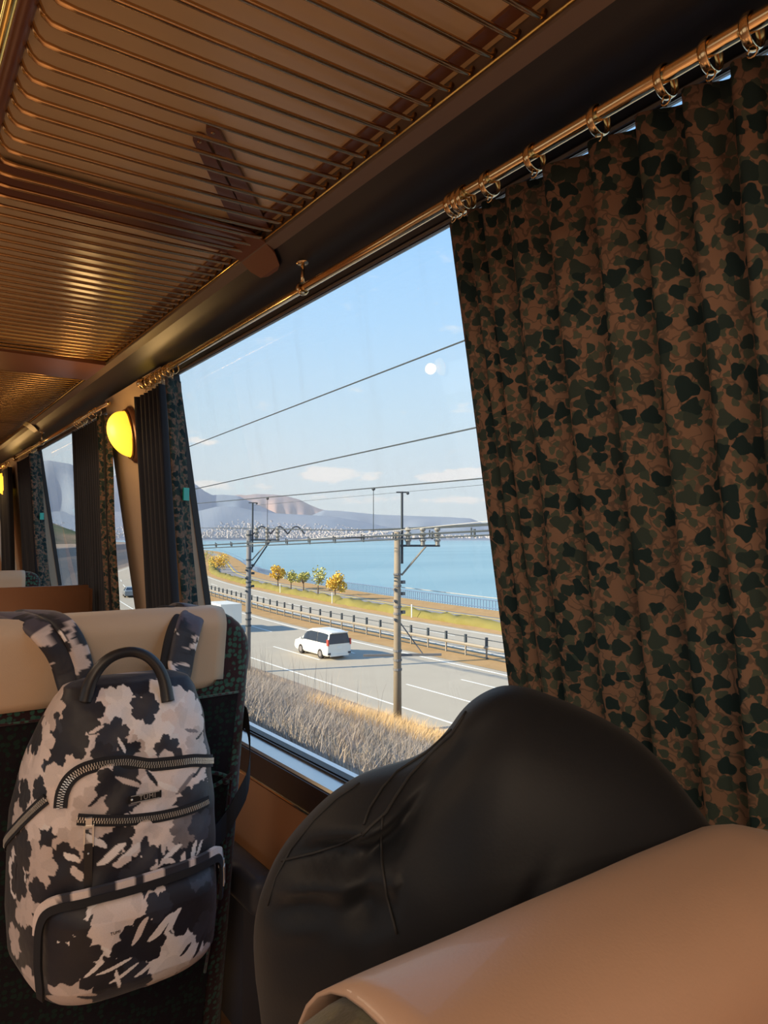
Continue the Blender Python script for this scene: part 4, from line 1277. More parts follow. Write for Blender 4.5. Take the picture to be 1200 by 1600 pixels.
jtube([(598, 1275), (595, 1310), (597, 1350), (604, 1400), (620, 1460)], .0010, 'panel_seam', 'jacket_seam')
jtube([(565, 1303), (530, 1320), (490, 1333), (440, 1345)], .0010, 'panel_seam', 'jacket_seam')
jtube([(562, 1223), (525, 1248), (490, 1282), (455, 1326), (430, 1372), (418, 1415)], .0007, 'hem_stitching', 'jacket_seam')

# ================================================================== OUTSIDE
G = -8.3
SHY = [-60, 40, 60, 75, 95, 118, 138, 158, 191, 254, 353, 449, 700]
SHX = [0, 0, .5, 2, 4.8, 8.4, 13, 18, 31, 56, 94, 127, 180]
def shx(y): return float(np.interp(y, SHY, SHX))
def shs(y): return float(np.mean([shx(y + d) for d in (-12, -6, 0, 6, 12)]))
YS = [-40, -20, -10] + list(range(0, 60, 6)) + list(range(60, 260, 8)) + list(range(260, 700, 30))
def strip(name, prof, m, kind='structure', ys=YS, smooth=False):
    """prof: (x, z) across; follows the curve of the coast"""
    n = len(prof); vs = []; fs = []
    for y in ys:
        for x, z in prof: vs.append((x + shs(y), y, z))
    for j in range(len(ys) - 1):
        for i in range(n - 1): fs.append((j * n + i, j * n + i + 1, (j + 1) * n + i + 1, (j + 1) * n + i))
    o_ = link(name, vs, fs, m, None, smooth); o_['kind'] = kind; return o_
strip('ground_inland', [(-120, -2.6), (-6, -2.6), (-2, -2.6)], 'soil')
strip('ballast_bed', [(-2, -2.6), (2.5, -2.56), (4.1, -2.56), (4.3, -2.66)], 'ballast')
emb = [(4.3, -2.66), (5.0, -3.02), (6.2, -3.5), (8, -4.35), (10, -5.05), (12.5, -6.05), (15, -7.1), (17.2, -7.9), (19.0, -8.25), (19.8, G)]
strip('embankment', emb, 'soil')
road = strip('road', [(19.8, G), (31.9, G), ], 'asphalt')
strip('median_ground', [(31.9, G + .02), (35.6, G + .03)], 'drygrass')
road2 = strip('road_opposite', [(35.6, G), (43.7, G)], 'asphalt')
strip('verge_ground', [(43.7, G + .02), (45, G + .1), (47.4, G + .1), (47.8, G)], 'drygrass')
strip('path_ground', [(47.8, G), (52.6, G)], 'path')
strip('shore_ground', [(52.6, G + .02), (57.2, G + .05), (57.6, G - .3), (58.4, G - 2)], 'drygrass')
def line(parent, x, m, wd=.16, ys=None, dash=None, name='lane_line'):
    vs = []; fs = []
    if dash is None:
        yy = [y for y in YS if (ys is None or ys[0] <= y <= ys[1])]
        for y in yy: vs += [(x - wd / 2 + shs(y), y, G + .012), (x + wd / 2 + shs(y), y, G + .012)]
        fs = [(2 * i, 2 * i + 1, 2 * i + 3, 2 * i + 2) for i in range(len(yy) - 1)]
    else:
        for (a, b_) in dash:
            k = len(vs); vs += [(x - wd / 2 + shs(a), a, G + .012), (x + wd / 2 + shs(a), a, G + .012), (x + wd / 2 + shs(b_), b_, G + .012), (x - wd / 2 + shs(b_), b_, G + .012)]
            fs.append((k, k + 1, k + 2, k + 3))
    return link(name, vs, fs, m, parent)
line(road, 21.15, 'paint'); line(road, 31.2, 'paint', .2)
d1 = [(26.7 + 15.6 * k - .0, 32.2 + 15.6 * k + 0.0) for k in range(-2, 9)]
d1 = [(26.7, 32.2), (42.1, 49.4)] + [(59 + 16.5 * k, 66 + 16.5 * k) for k in range(6)] + [(11, 17)]
line(road, 24.65, 'paint', .15, dash=d1)
line(road, 28.1, 'paint', .15, dash=[(28.7 - 3.5, 31.4), (43, 48.5), (57.2, 63.5), (75, 81), (91, 97), (107, 113), (10, 16)])
line(road2, 40.1, 'paint', .15, dash=[(45.7 + 14.6 * k - 14.6, 52 + 14.6 * k - 14.6) for k in range(9)])
line(road2, 43.0, 'paint', .18); line(road2, 36.1, 'paint', .15)
yl = line(None, 51.6, 'yellow', .34, name='path_edge_line'); yl['kind'] = 'structure'

# hedge, soft bumpy strip
vs = []; fs = []; ys_ = [y * 1.2 - 10 for y in range(230)]; n = 7
for y in ys_:
    for i in range(n):
        a = PI * i / (n - 1); r_ = .9 + random.uniform(-.25, .25)
        vs.append((46.1 + shs(y) - math.cos(a) * 1.1 * r_, y, G + .05 + math.sin(a) * .85 * r_))
for j in range(len(ys_) - 1):
    for i in range(n - 1): fs.append((j * n + i, j * n + i + 1, (j + 1) * n + i + 1, (j + 1) * n + i))
tag(link('hedge', vs, fs, 'greengrass', None, True), 'long low yellow-green hedge between the far carriageway and the seaside path', 'hedge')

# guard fence on the median
fo = Vector((34.1, 40, G))
gf = thing('guard_fence', 'long post and beam guard fence along the road median', 'fence', fo)
proto = None; y = 22.6; k = 0
while k < 74:
    if proto is None:
        proto = MB(fo).box((34.1, y, G + .55), (.09, .09, 1.1)).build('post', 'beam', gf)
        cap_ = MB(fo).box((34.1, y, G + 1.20), (.15, .15, .62)).build('post_top', 'darksteel', proto); py_ = y
    else:
        c = proto.copy(); COL.objects.link(c); c.parent = gf; c.location = (shs(y), y - py_, 0)
        d_ = cap_.copy(); COL.objects.link(d_); d_.parent = c
    y += 2.15; k += 1
def along(x, z, r, m, name, parent, org, ya=10, yb=190, box=None):
    pts = [(x + shs(q), q, z) for q in np.arange(ya, yb, 5.0)]
    return MB(org).tube(pts, r, 6).build(name, m, parent)
along(34.1, G + .82, .13, 'beam', 'beam', gf, fo, 20, 182)
along(34.1, G + 1.35, .03, 'darksteel', 'upper_wire', gf, fo, 20, 182)
along(34.1, G + .12, .04, 'darksteel', 'lower_rail', gf, fo, 20, 182)
# sea railing
so2 = Vector((57.6, 60, G))
sr = thing('sea_railing', 'long blue railing along the sea wall', 'railing', so2)
mbr = MB(so2)
for y in np.arange(25, 230, .55):
    mbr.box((57.6 + shs(y), y, G + .55), (.05, .10, 1.1))
o_ = mbr.build('palings', 'navy', sr); o_['kind'] = 'stuff'
along(57.6, G + 1.12, .07, 'navy', 'top_rail', sr, so2, 25, 470); along(57.6, G + .2, .06, 'navy', 'bottom_rail', sr, so2, 25, 300)

# sea
yy = [-400] + YS[3:] ; vs = []; 
coast = [(58.2 + shs(y), y) for y in yy] + [(150, 900), (60, 1500), (-200, 2600), (-600, 4600)]
n = len(coast)
for x, y in coast: vs.append((x, y, G - 1.5))
for x, y in coast: vs.append((max(9000, x), y if y > -300 else -6000, G - 1.5))
o_ = link('sea', vs, [(i, n + i, n + i + 1, i + 1) for i in range(n - 1)], 'sea'); o_['kind'] = 'structure'
# inland plain behind
o_ = link('ground_far', [(-900, 200, G - .4), (40, 240, G - .4), (176, 690, G - .4), (150, 900, G - .4), (60, 1500, G - .4), (-200, 2600, G - .4), (-600, 4600, G - .4), (-3000, 4600, G - .4), (-3000, 200, G - .4)], [(0, 1, 2, 3, 4, 5, 6, 7, 8)], 'greengrass'); o_['kind'] = 'structure'

# mountains
def ridge(name, label, pxs, dist, m, thick, rough_, seed, base=G - 1.6):
    rs = np.random.RandomState(seed)
    xs = np.linspace(pxs[0][0], pxs[-1][0], 150); ysx = np.interp(xs, [p[0] for p in pxs], [p[1] for p in pxs])
    nv = 26; vs = []; fs = []
    ph1 = rs.uniform(0, 6, 8)
    for j in range(nv + 1):
        tv = j / nv
        for i, (x, y) in enumerate(zip(xs, ysx)):
            d = ray(x, y); hl = math.hypot(d.x, d.y)
            top = d * (dist / hl)
            H = top.z - base
            dirh = Vector((d.x / hl, d.y / hl, 0))
            if tv < .75:
                q = tv / .75
                z = base + H * (q ** 1.15)
                rad = dist - thick * (1 - q)
                gul = sum(math.sin(i * f_ * .23 + ph1[k]) for k, f_ in enumerate((.6, 1.3, 2.1))) * rough_ * .40 * math.sin(PI * q) ** 2
                rad += gul
            else:
                q = (tv - .75) / .25; z = base + H * (1 - q); rad = dist + thick * .6 * q
            vs.append(dirh * rad + Vector((0, 0, z)))
    n = len(xs)
    for j in range(nv):
        for i in range(n - 1): fs.append((j * n + i, j * n + i + 1, (j + 1) * n + i + 1, (j + 1) * n + i))
    o_ = link(name, vs, fs, m, None, True); o_['kind'] = 'structure'; return o_
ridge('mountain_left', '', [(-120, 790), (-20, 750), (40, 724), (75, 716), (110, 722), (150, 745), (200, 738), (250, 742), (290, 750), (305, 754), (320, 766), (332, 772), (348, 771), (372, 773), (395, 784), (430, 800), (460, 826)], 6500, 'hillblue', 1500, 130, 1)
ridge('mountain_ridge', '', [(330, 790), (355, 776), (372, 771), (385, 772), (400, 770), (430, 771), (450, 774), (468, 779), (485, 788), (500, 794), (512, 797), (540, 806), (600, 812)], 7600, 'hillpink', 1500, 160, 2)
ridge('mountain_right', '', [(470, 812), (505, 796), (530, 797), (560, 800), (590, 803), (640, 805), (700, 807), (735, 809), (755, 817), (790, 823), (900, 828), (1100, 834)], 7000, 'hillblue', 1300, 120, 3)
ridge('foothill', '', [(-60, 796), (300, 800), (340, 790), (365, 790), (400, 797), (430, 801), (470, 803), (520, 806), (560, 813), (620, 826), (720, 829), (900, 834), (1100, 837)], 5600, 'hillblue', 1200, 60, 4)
# near green hillside seen through the second window
rs = np.random.RandomState(5); vs = []; fs = []; nu, nv = 40, 24
for j in range(nv + 1):
    for i in range(nu + 1):
        a, b_ = i / nu * 2 - 1, j / nv * 2 - 1
        x = 15 + a * 112; y = 560 + b_ * 190
        h = 46 * max(0, 1 - a * a) ** .8 * max(0, 1 - b_ * b_) ** .8 + 2.5 * math.sin(i * .9 + j * .5) * max(0, 1 - a * a)
        vs.append((x, y, G - .5 + h * (1 - .45 * max(0, a))))
for j in range(nv):
    for i in range(nu): k = j * (nu + 1) + i; fs.append((k, k + 1, k + nu + 2, k + nu + 1))
o_ = link('hillside', vs, fs, 'hillgreen', None, True); o_['kind'] = 'structure'

# town along the far shore: nobody could count it
rs = np.random.RandomState(9); tb = MB()
for i in range(2600):
    if i < 1900:
        x = rs.uniform(-30, 640) if i % 3 else rs.uniform(300, 560)
        f_ = rs.beta(1.1, 2.4)
        top = np.interp(x, [0, 300, 400, 500, 600, 700], [805, 803, 812, 818, 826, 832]); y = lerp(839.5, top, f_)
    else:
        x = rs.uniform(560, 1100); y = rs.uniform(836.5, 840); f_ = 0
    rt_ = np.interp(x, [300, 340, 365, 400, 430, 470, 520, 560, 620, 720], [800, 790, 790, 797, 801, 803, 806, 813, 826, 829])
    dist = 4385 + 1200 * min(1, max(0, (841 - y) / (841 - rt_))) ** .87
    d = ray(x, y); hl = math.hypot(d.x, d.y); p = d * (dist / hl)
    w_ = rs.uniform(6, 15) * (1.2 if x > 560 else 1); hh = rs.uniform(5, 13) * (1.3 if rs.rand() < .15 else 1)
    tb.box((p.x, p.y, p.z), (w_, w_, hh))
tag(tb.build('distant_town', 'town'), 'pale houses of the town scattered along the far shore of the bay', 'town', kind='stuff')

# trees on the path
def tree_(x, y, h, cr, m, label, seed, dens=420, trunk_h=None):
    rs = random.Random(seed); org = Vector((x, y, G))
    t_ = thing('tree', label, 'tree', org, 'small trees by the seaside path')
    th_ = trunk_h or h * .45
    tk = MB().tube([(0, 0, 0), (.05, .03, th_ * .6), (0, 0, th_), (.05, 0, h * .8)], [.11, .09, .07, .03], 7)
    for k in range(6):
        a = rs.uniform(0, 6.28); tk.tube([(0, 0, th_ * .9), (math.cos(a) * cr * .5, math.sin(a) * cr * .5, h * .72), (math.cos(a) * cr * .75, math.sin(a) * cr * .75, h * .85)], [.05, .03, .015], 5)
    tk.build('trunk', 'trunk', t_)
    lv = []; lf_ = []
    blobs = [(rs.uniform(-.5, .5) * cr, rs.uniform(-.5, .5) * cr, rs.uniform(th_ + .3, h * .92), rs.uniform(.35, .6) * cr) for _ in range(9)]
    for k in range(dens):
        bx, by, bz, br = rs.choice(blobs)
        v = Vector((rs.gauss(0, 1), rs.gauss(0, 1), rs.gauss(0, 1))).normalized() * br * rs.uniform(.5, 1.0)
        c = Vector((bx, by, bz)) + v
        a = Vector((rs.gauss(0, 1), rs.gauss(0, 1), rs.gauss(0, 1))).normalized() * .13; b_ = a.cross(Vector((rs.random(), rs.random(), rs.random()))).normalized() * .13
        q = len(lv); lv += [c - a, c + b_, c + a, c - b_]; lf_.append((q, q + 1, q + 2, q + 3))
    link('crown', lv, lf_, m, t_)
tree_(50.85, 82.4, 3.30, 1.69, 'leafY', 'rounded golden tree, rightmost and nearest in the seaside row', 1, 900)
tree_(52.2, 89.3, 3.96, 1.88, 'leafG', 'sparse thin-leaved tree just left of the rounded golden one', 2, 230)
tree_(54.8, 98.3, 2.86, 1.25, 'leafG', 'small olive tree, third from the right in the seaside row', 3, 420)
tree_(55.9, 104.5, 2.53, 1.62, 'leafG', 'low broad tree, just right of the tall golden-topped tree', 4, 430)
tree_(52.8, 103.2, 3.96, 1.38, 'leafY', 'tall golden-topped tree, leftmost of the seaside row beside the grey pole', 5, 700)
tree_(67.9, 164, 3.96, 3.00, 'leafY', 'ochre bushy tree on the bend of the path, near the window edge', 6, 900)
tree_(74.5, 200, 6.05, 6.25, 'leafG', 'broad green clump of trees beyond the bend of the path', 7, 1500)
tree_(70, 182, 4.62, 4.00, 'leafG', 'green tree between the ochre bushy tree and the broad clump', 8, 900)

# white marker posts on the verge
for i, (y, l_) in enumerate([(58.3, 'white marker post on the verge behind the thick utility pole'), (77, 'white marker post on the verge below the rounded golden tree'), (96.5, 'white marker post on the verge beside the tall golden-topped tree')]):
    p_ = MB().tube([(0, 0, 0), (0, 0, 1.25)], .06, 8).ball((0, 0, 1.28), .09).build('marker_post', 'paint'); p_.location = (44.7 + shs(y), y, G + .1)
    tag(p_, l_, 'post', 'white marker posts')

# utility poles
def pole(x, y, h, r0, r1, m, label, arms):
    org = Vector((x, y, G)); P_ = thing('utility_pole', label, 'utility pole', org)
    MB().tube([(0, 0, 0), (0, 0, h * .5), (0, 0, h)], [r0, (r0 + r1) / 2, r1], 14).build('shaft', m, P_, True)
    ex = MB().tube([(.22, -.05, h - 1.4), (.22, -.05, h + 1.75)], .055, 8); ex.tube([(.0, .08, h + 1.72), (.42, -.2, h + 1.72)], .035, 6); ex.ball((.42, -.2, h + 1.68), .07)
    ex.build('top_spike', 'darksteel', P_)
    arm = MB().box((.80, -.40, h - .62), (2.0, .09, .09), Matrix.Rotation(-.48, 3, 'Z')).build('cross_arm', 'darksteel', P_)
    MB().tube([(.15, -.1, h - 1.9), (1.1, -.6, h - .65)], .045, 6).build('arm_brace', 'beam', P_)
    for k in range(3):
        q = .42 + .58 * k; px_, py_ = q, -q * .52
        i_ = MB().tube([(px_, py_, h - .6), (px_, py_, h - .12)], [.10, .09], 8); i_.ball((px_, py_, h - .38), (.15, .15, .09)); i_.ball((px_, py_, h - .12), (.16, .16, .12)); i_.ball((px_, py_, h + .10), (.14, .14, .11)); i_.tube([(px_, py_, h - .05), (px_, py_, h + .2)], .06, 6)
        i_.build('insulator', 'insul', arm)
    bd = MB()
    for z in (h - .35, h - 1.9, h - 2.4, h - 3.3, h - 3.6, h - 5.2, h - 5.6, h - 6.0):
        if z > .5: bd.tube([(0, 0, z), (0, 0, z + .09)], lerp(r0, r1, z / h) + .03, 12)
    for z in (h - 2.2, h - 2.7, h - 3.5): bd.box((.24, -.1, z), (.16, .12, .14)); bd.box((-.2, -.05, z - .3), (.1, .1, .1))
    bd.build('band', 'concrete2' if m == 'concrete' else 'darksteel', P_)
    if arms:
        lo_ = MB().box((.2, -.1, h - 5.35), (3.4, .10, .10), Matrix.Rotation(-.55, 3, 'Z')); lo_.tube([(.1, 0, h - 3.9), (.95, -.55, h - 5.3)], .03, 6)
        lo_.build('lower_arm', 'concrete2', P_)
    return P_
pole(18.36, 24.6, 8.62, .185, .135, 'concrete', 'thick concrete utility pole standing in the middle of the big window', True)
pp = pole(18.85, 40.8, 8.85, .165, .15, 'concrete2', 'grey concrete utility pole left of the white minivan', False)
cr_ = MB()
for k in range(3):
    x0 = .25 + k * .95
    cr_.tube([(x0 + .95 * q / 10, -.5 * (x0 + .95 * q / 10), 8.85 - .25 + .48 * math.sin(PI * q / 10)) for q in range(11)], .05, 6)
cr_.build('looped_jumper', 'darksteel', pp)
MB().tube([(0, 0, 6.2), (1.2, -.6, 8.2)], .05, 6).build('long_brace', 'darksteel', pp)

# overhead wires
def wire(name, pts, r, m, label, cat='wire', clips=None, drop=None):
    Q = smooth_path(pts, 2); org = Vector(Q[0])
    w_ = thing(name, label, cat, org)
    MB(org).tube(Q, r, 6).build('strand', m, w_)
    return w_, org
def wpts(a, b_, x, sag=0.0, ext=.35):
    A = atx(*a, x); B = atx(*b_, x)
    A2 = A + (A - B) * ext; B2 = B + (B - A) * ext
    out = []
    for k in range(9):
        q = k / 8; p = A2.lerp(B2, q); p.z -= sag * 4 * q * (1 - q); out.append(p)
    return out
wire('overhead_wire', wpts((290, 700), (718, 535), 10), .018, 'wire', 'uppermost dark wire crossing the sky', )
wire('overhead_wire', wpts((300, 765), (735, 670), 10), .018, 'wire', 'second dark wire crossing the sky above the mountains')
w3, o3 = wire('overhead_wire', wpts((305, 787), (748, 748), 12), .018, 'wire', 'third dark wire, carrying the thin vertical droppers')
for (x, y1_) in ((418, 838), (583.5, 832)):
    A = atx(x, 779 if x < 500 else 764, 12); d_ = MB(o3).tube([A, A + Vector((0, 0, -(A.z - atx(x, y1_, 12).z)))], .010, 5); d_.ball(A, (.05, .07, .05)); d_.build('dropper', 'wire', w3)
wt, ot = wire('cable_bundle', wpts((310, 852.5), (765, 829), 15, -.0), 0.036, 'wire', 'thick clipped cable bundle crossing just above the sea horizon', 'cable')
Q = wpts((310, 857), (765, 836), 15); MB(ot).tube(Q, .028, 6).build('lower_strand', 'wire', wt)
A0, B0 = atx(310, 854, 15), atx(765, 832, 15)
proto = None
for k in range(14):
    q = k * .086 - .06; p = A0.lerp(B0, q)
    if proto is None:
        proto = MB(p).box(p, (.04, .07, .26)).box(p + Vector((0, .14, .06)), (.03, .04, .24)).build('clip', 'darksteel', wt); proto.location = p - ot
    else:
        c = proto.copy(); COL.objects.link(c); c.parent = wt; c.location = p - ot
a1, a2 = Vector((18.36, 24.6, G)), Vector((18.85, 40.8, G))
for k, nm in enumerate(('nearest the rail side', 'middle one', 'nearest the sea side')):
    q = .42 + .58 * k
    p1 = a1 + Vector((q, -q * .52, 8.74)); p2 = a2 + Vector((q, -q * .52, 8.97))
    ext1 = p1 + (p1 - p2) * .9; ext1.z = p1.z + .4
    mid = p1.lerp(p2, .5); mid.z -= .12
    e2 = p2 + (p2 - p1) * 1.5
    wire('power_line', [e2, p2, mid, p1, ext1], .022, 'wire', 'power line between the two utility poles, ' + nm + ' of the three', 'wire')
wire('pale_cable', wpts((470, 842), (758, 813), 17, .05, .5), .011, 'cable_light', 'pale cable running just above the thick cable bundle', 'cable')
wire('pale_cable', [a1 + Vector((.15, -.1, 6.2)), a1 + Vector((4, -6, 5.6)), a1 + Vector((9, -14, 5.2))], .02, 'cable_light', 'pale cable sloping down to the right from the thick pole over the water', 'cable')
wire('overhead_wire', wpts((450, 785), (750, 758), 22, 0, .3), .010, 'wire', 'faint thin wire close below the third wire')

# adjacent track
ro = Vector((4.0, 10, -2.55))
rl = thing('steel_rail', 'bright steel rail outside, just beyond the window sill', 'rail', ro)
MB(ro).box((4.0, 60, -2.44), (.07, 150, .06)).build('rail_head', 'rail', rl); MB(ro).box((4.0, 60, -2.52), (.03, 150, .12)).build('rail_web', 'ballast', rl)

# vehicles -------------------------------------------------------------
def vehicle(name, label, cat, x, y, L, Wd, H, paint_m, kind, group=None, rot=0.0):
    org = Vector((x, y, G + .012)); V = thing(name, label, cat, org, group); V.rotation_euler = (0, 0, rot)
    hw = Wd / 2
    # stations along the length, front at +y: (y, bottom, belt, roof, roof half width)
    if kind == 'van':
        st = [(L / 2, .35, .62, .64, .55), (L / 2 - .08, .25, .88, .92, .70), (L / 2 - .55, .22, 1.02, 1.08, .76), (L / 2 - .95, .22, 1.06, 1.20, .76), (L / 2 - 1.65, .22, 1.06, H - .14, .72), (L / 2 - 2.1, .22, 1.06, H - .03, .73), (0, .22, 1.06, H, .74), (-L / 2 + .9, .22, 1.06, H, .74), (-L / 2 + .25, .24, 1.08, H - .05, .73), (-L / 2 + .08, .26, 1.10, H - .14, .72), (-L / 2, .32, 1.05, 1.10, .80)]
    elif kind == 'car':
        st = [(L / 2, .35, .55, .58, .55), (L / 2 - .15, .22, .72, .76, .70), (L / 2 - 1.1, .20, .88, .94, .72), (L / 2 - 1.9, .20, .92, H - .06, .60), (0, .20, .93, H, .60), (-L / 2 + 1.3, .20, .93, H - .08, .60), (-L / 2 + .5, .20, .94, 1.02, .66), (-L / 2, .30, .90, .94, .70)]
    else:
        st = [(L / 2, .35, .9, 1.0, .70), (L / 2 - .1, .3, 1.1, 1.5, .74), (L / 2 - .35, .3, 1.1, 1.95, .74), (L / 2 - 1.5, .3, 1.1, 2.0, .74), (L / 2 - 1.55, .3, 1.0, 1.2, .74)]
    vs = []; fs = []; n = 10
    for (yy, zb, zm, zt, rw) in st:
        rw = rw / .92 * hw
        half = [(hw * .92, zb), (hw, zb + .12), (hw, zm - .05), (hw * .97, zm), (lerp(hw * .97, rw, .9), lerp(zm, zt, .88)), (rw * .82, zt)]
        ring_ = half + [(-a, b_) for a, b_ in half[::-1]]
        n = len(ring_); vs += [(a, yy, b_) for a, b_ in ring_]
    for j in range(len(st) - 1):
        for i in range(n): fs.append((j * n + i, j * n + (i + 1) % n, (j + 1) * n + (i + 1) % n, (j + 1) * n + i))
    fs += [tuple(range(n)), tuple((len(st) - 1) * n + i for i in range(n - 1, -1, -1))]
    MB().add(vs, fs).build('body', paint_m, V, False)
    def side_pt(yy, f, s_, off=.012):
        a = sorted(st, key=lambda q: q[0]); ysx = [q[0] for q in a]
        zm = np.interp(yy, ysx, [q[2] for q in a]); zt = np.interp(yy, ysx, [q[3] for q in a]); rw = np.interp(yy, ysx, [q[4] for q in a]) / .92 * hw
        q = .88 * f
        return (s_ * (lerp(hw * .97, lerp(hw * .97, rw, .9), f) + off), yy, lerp(zm, zt, q))
    if kind == 'van':
        segs = [(L / 2 - 1.25, L / 2 - 1.95), (L / 2 - 2.0, L / 2 - 3.2), (L / 2 - 3.25, -L / 2 + .18)]
    elif kind == 'car': segs = [(L / 2 - 1.55, -.1), (-.15, -L / 2 + 1.0)]
    else: segs = [(L / 2 - .45, L / 2 - 1.35)]
    for s_ in (-1, 1):
        for (ya, yb_) in segs:
            k = 6; vv = []; ff = []
            for i in range(k + 1):
                yy = lerp(ya, yb_, i / k)
                vv += [side_pt(yy, .06, s_), side_pt(yy, .93, s_)]
            ff = [(2 * i, 2 * i + 1, 2 * i + 3, 2 * i + 2) for i in range(k)]
            w_ = link('side_window', vv, ff, 'carglass', V); w_.modifiers.new('t', 'SOLIDIFY').thickness = .01
    # windscreen and rear window
    if kind == 'van':
        link('windscreen', [(-hw * .78, L / 2 - 1.0, 1.17), (hw * .78, L / 2 - 1.0, 1.17), (hw * .68, L / 2 - 1.72, H - .17), (-hw * .68, L / 2 - 1.72, H - .17)], [(0, 1, 2, 3)], 'carglass', V).modifiers.new('t', 'SOLIDIFY').thickness = .03
        yb_ = -L / 2
        MB().add([(-hw * .93, yb_ - .014, 1.07), (hw * .93, yb_ - .014, 1.07), (hw * .76, yb_ + .075, H - .17), (-hw * .76, yb_ + .075, H - .17), (-hw * .93, yb_ + .1, 1.07), (hw * .93, yb_ + .1, 1.07), (hw * .76, yb_ + .15, H - .17), (-hw * .76, yb_ + .15, H - .17)],
                 [(0, 1, 2, 3), (4, 7, 6, 5), (0, 4, 5, 1), (1, 5, 6, 2), (2, 6, 7, 3), (3, 7, 4, 0)]).build('rear_window', 'carglass', V)
        MB().box((0, yb_ - .0, H - .09), (1.35, .22, .05)).build('roof_spoiler', paint_m, V)
        for s_ in (-1, 1):
            MB().box((s_ * hw * .97, yb_ + .05, 1.18), (.10, .20, .42)).build('tail_light', 'taillight', V)
            MB().box((s_ * hw * .88, yb_ - .01, .42), (.22, .05, .14)).build('bumper_vent', 'carglass', V)
            MB().box((s_ * (hw + .08), L / 2 - 1.15, 1.12), (.18, .10, .14)).build('wing_mirror', paint_m, V)
        MB().box((0, yb_ - .01, .80), (.34, .03, .17)).build('number_plate', 'paint', V)
        MB().box((0, yb_ - .01, .30), (Wd * .8, .08, .14)).build('rear_bumper', paint_m, V)
    if kind == 'truck':
        MB().box((0, -.75, 1.62), (Wd, L - 1.6, 1.75)).build('cargo_box', paint_m, V)
        MB().box((0, -.5, .55), (Wd * .7, L - 1.2, .3)).build('chassis', 'tyre', V)
        for s_ in (-1, 1): MB().box((s_ * .7, -L / 2 - .0, .55), (.25, .06, .12)).build('tail_light', 'taillight', V)
    if kind == 'car':
        link('windscreen', [(-hw * .8, L / 2 - 1.12, .97), (hw * .8, L / 2 - 1.12, .97), (hw * .62, L / 2 - 1.85, H - .08), (-hw * .62, L / 2 - 1.85, H - .08)], [(0, 1, 2, 3)], 'carglass', V).modifiers.new('t', 'SOLIDIFY').thickness = .03
        link('rear_window', [(-hw * .8, -L / 2 + .55, 1.05), (hw * .8, -L / 2 + .55, 1.05), (hw * .62, -L / 2 + 1.2, H - .10), (-hw * .62, -L / 2 + 1.2, H - .10)], [(3, 2, 1, 0)], 'carglass', V).modifiers.new('t', 'SOLIDIFY').thickness = .03
    for s_ in (-1, 1):
        for yy in (L / 2 - .95, -L / 2 + 1.05):
            w_ = MB().tube([(s_ * (hw - .22), yy, .33), (s_ * (hw + .015), yy, .33)], .33, 22).build('wheel', 'tyre', V)
            MB().tube([(s_ * (hw + .0), yy, .33), (s_ * (hw + .03), yy, .33)], [.21, .19], 14).build('hub', 'hub', w_)
    return V
vehicle('minivan', 'white minivan driving away along the road', 'van', 26.0, 43.9, 4.8, 1.84, 1.93, 'carwhite', 'van', rot=-.01)
vehicle('box_truck', 'white box truck partly hidden behind the headrest edge', 'truck', 25.7, 61.5, 5.2, 1.95, 2.5, 'carwhite', 'truck', rot=-.04)
vehicle('car', 'grey car glimpsed through the narrow gap right of the second window curtain', 'car', 29.6, 104, 4.5, 1.75, 1.45, 'cargrey', 'car', rot=-.2)

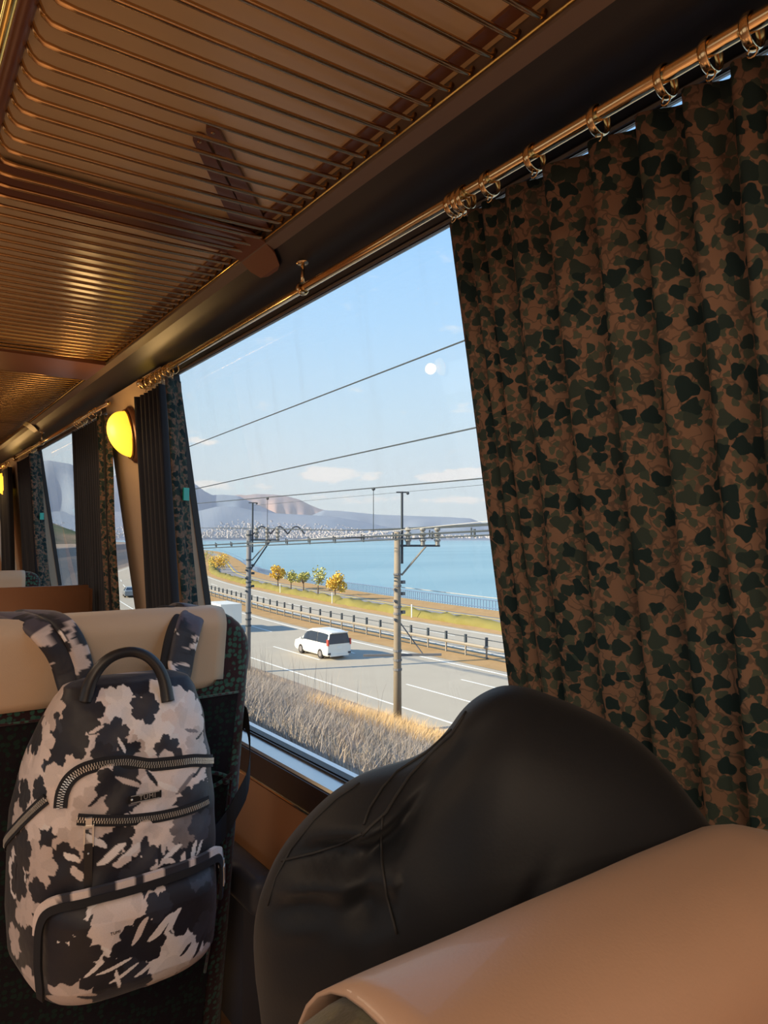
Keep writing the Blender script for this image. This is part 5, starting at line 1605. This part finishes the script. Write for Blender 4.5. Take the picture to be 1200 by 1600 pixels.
# dry brush on the embankment -------------------------------------------
def ez(x): return float(np.interp(x, [e[0] for e in emb], [e[1] for e in emb]))
rs = random.Random(3)
def brush(name, label, cat, n, m, xr, yr, hmin, hmax, wd, dens=None, spread=.35):
    vs = []; fs = []
    for k in range(n):
        x = rs.uniform(*xr); y = rs.uniform(*yr)
        if dens and not dens(x, y): continue
        z = ez(x); X = x + shs(y)
        for q in range(3):
            a = rs.uniform(0, 6.28); h = rs.uniform(hmin, hmax); lean_ = rs.uniform(.05, spread) * h
            bx, by = X + rs.uniform(-.15, .15), y + rs.uniform(-.15, .15)
            tx, ty = bx + math.cos(a) * lean_, by + math.sin(a) * lean_
            mx_, my_ = lerp(bx, tx, .4), lerp(by, ty, .4)
            c = Vector((math.cos(a + 1.57), math.sin(a + 1.57), 0)) * wd
            i = len(vs)
            vs += [Vector((bx, by, z - .05)) - c, Vector((bx, by, z - .05)) + c, Vector((mx_, my_, z + h * .6)) + c * .7, Vector((mx_, my_, z + h * .6)) - c * .7, Vector((tx, ty, z + h))]
            fs += [(i, i + 1, i + 2, i + 3), (i + 3, i + 2, i + 4)]
    return tag(link(name, vs, fs, m), label, cat, kind='stuff')
def patchy(s_, th_): return lambda x, y: (math.sin(x * .9 + s_) * math.sin(y * .55 + s_ * 2) + math.sin(x * 2.1 + y * .8) * .5) > th_
brush('dry_grass', 'pale dry grass covering the embankment below the window', 'grass', 26000, 'straw', (4.6, 19.4), (2, 48), .08, .30, .006, patchy(1, -.2), 1.2)
brush('bare_brush', 'tangled grey brush over the embankment between rail and road', 'brush', 30000, 'twig', (4.6, 18.2), (2, 52), .12, .60, .005, patchy(4, -.5), 1.6)
M['sunlit_straw'] = mat('sunlit_straw', (.85, .50, .24), .9, var=(.8, .4), spec=.1)  # sunlight on the dry grass put into this orange base colour
brush('sunlit_grass', 'dry grass clump at the foot of the thick pole, coloured sunlit orange', 'grass', 5200, 'sunlit_straw', (14.2, 18.6), (18, 25.5), .15, .75, .007, None, 1.2)
brush('tall_weeds', 'tall thin weeds standing against the road', 'weeds', 90, 'twig', (15, 18.5), (26, 50), 1.0, 2.4, .007, None, .5)

# haze over the far side of the bay
hm = bpy.data.materials.new('bay_haze'); hm.use_nodes = True; t = NT(hm.node_tree); t.n.clear()
vs_ = t.new('ShaderNodeVolumePrincipled'); vs_.inputs['Color'].default_value = (.93, .95, 1, 1); vs_.inputs['Density'].default_value = .00010
vs_.inputs['Anisotropy'].default_value = .2
om = t.new('ShaderNodeOutputMaterial'); t.l.new(vs_.outputs[0], om.inputs[1])
M['haze'] = hm
hz = MB().box((0, 0, 0), (16000, 7400, 900)).build('bay_haze', 'haze'); hz.rotation_euler = (0, 0, -math.radians(24)); hz.location = Vector((math.sin(math.radians(24)), math.cos(math.radians(24)), 0)) * 5300 + Vector((0, 0, 440))
hz['kind'] = 'structure'
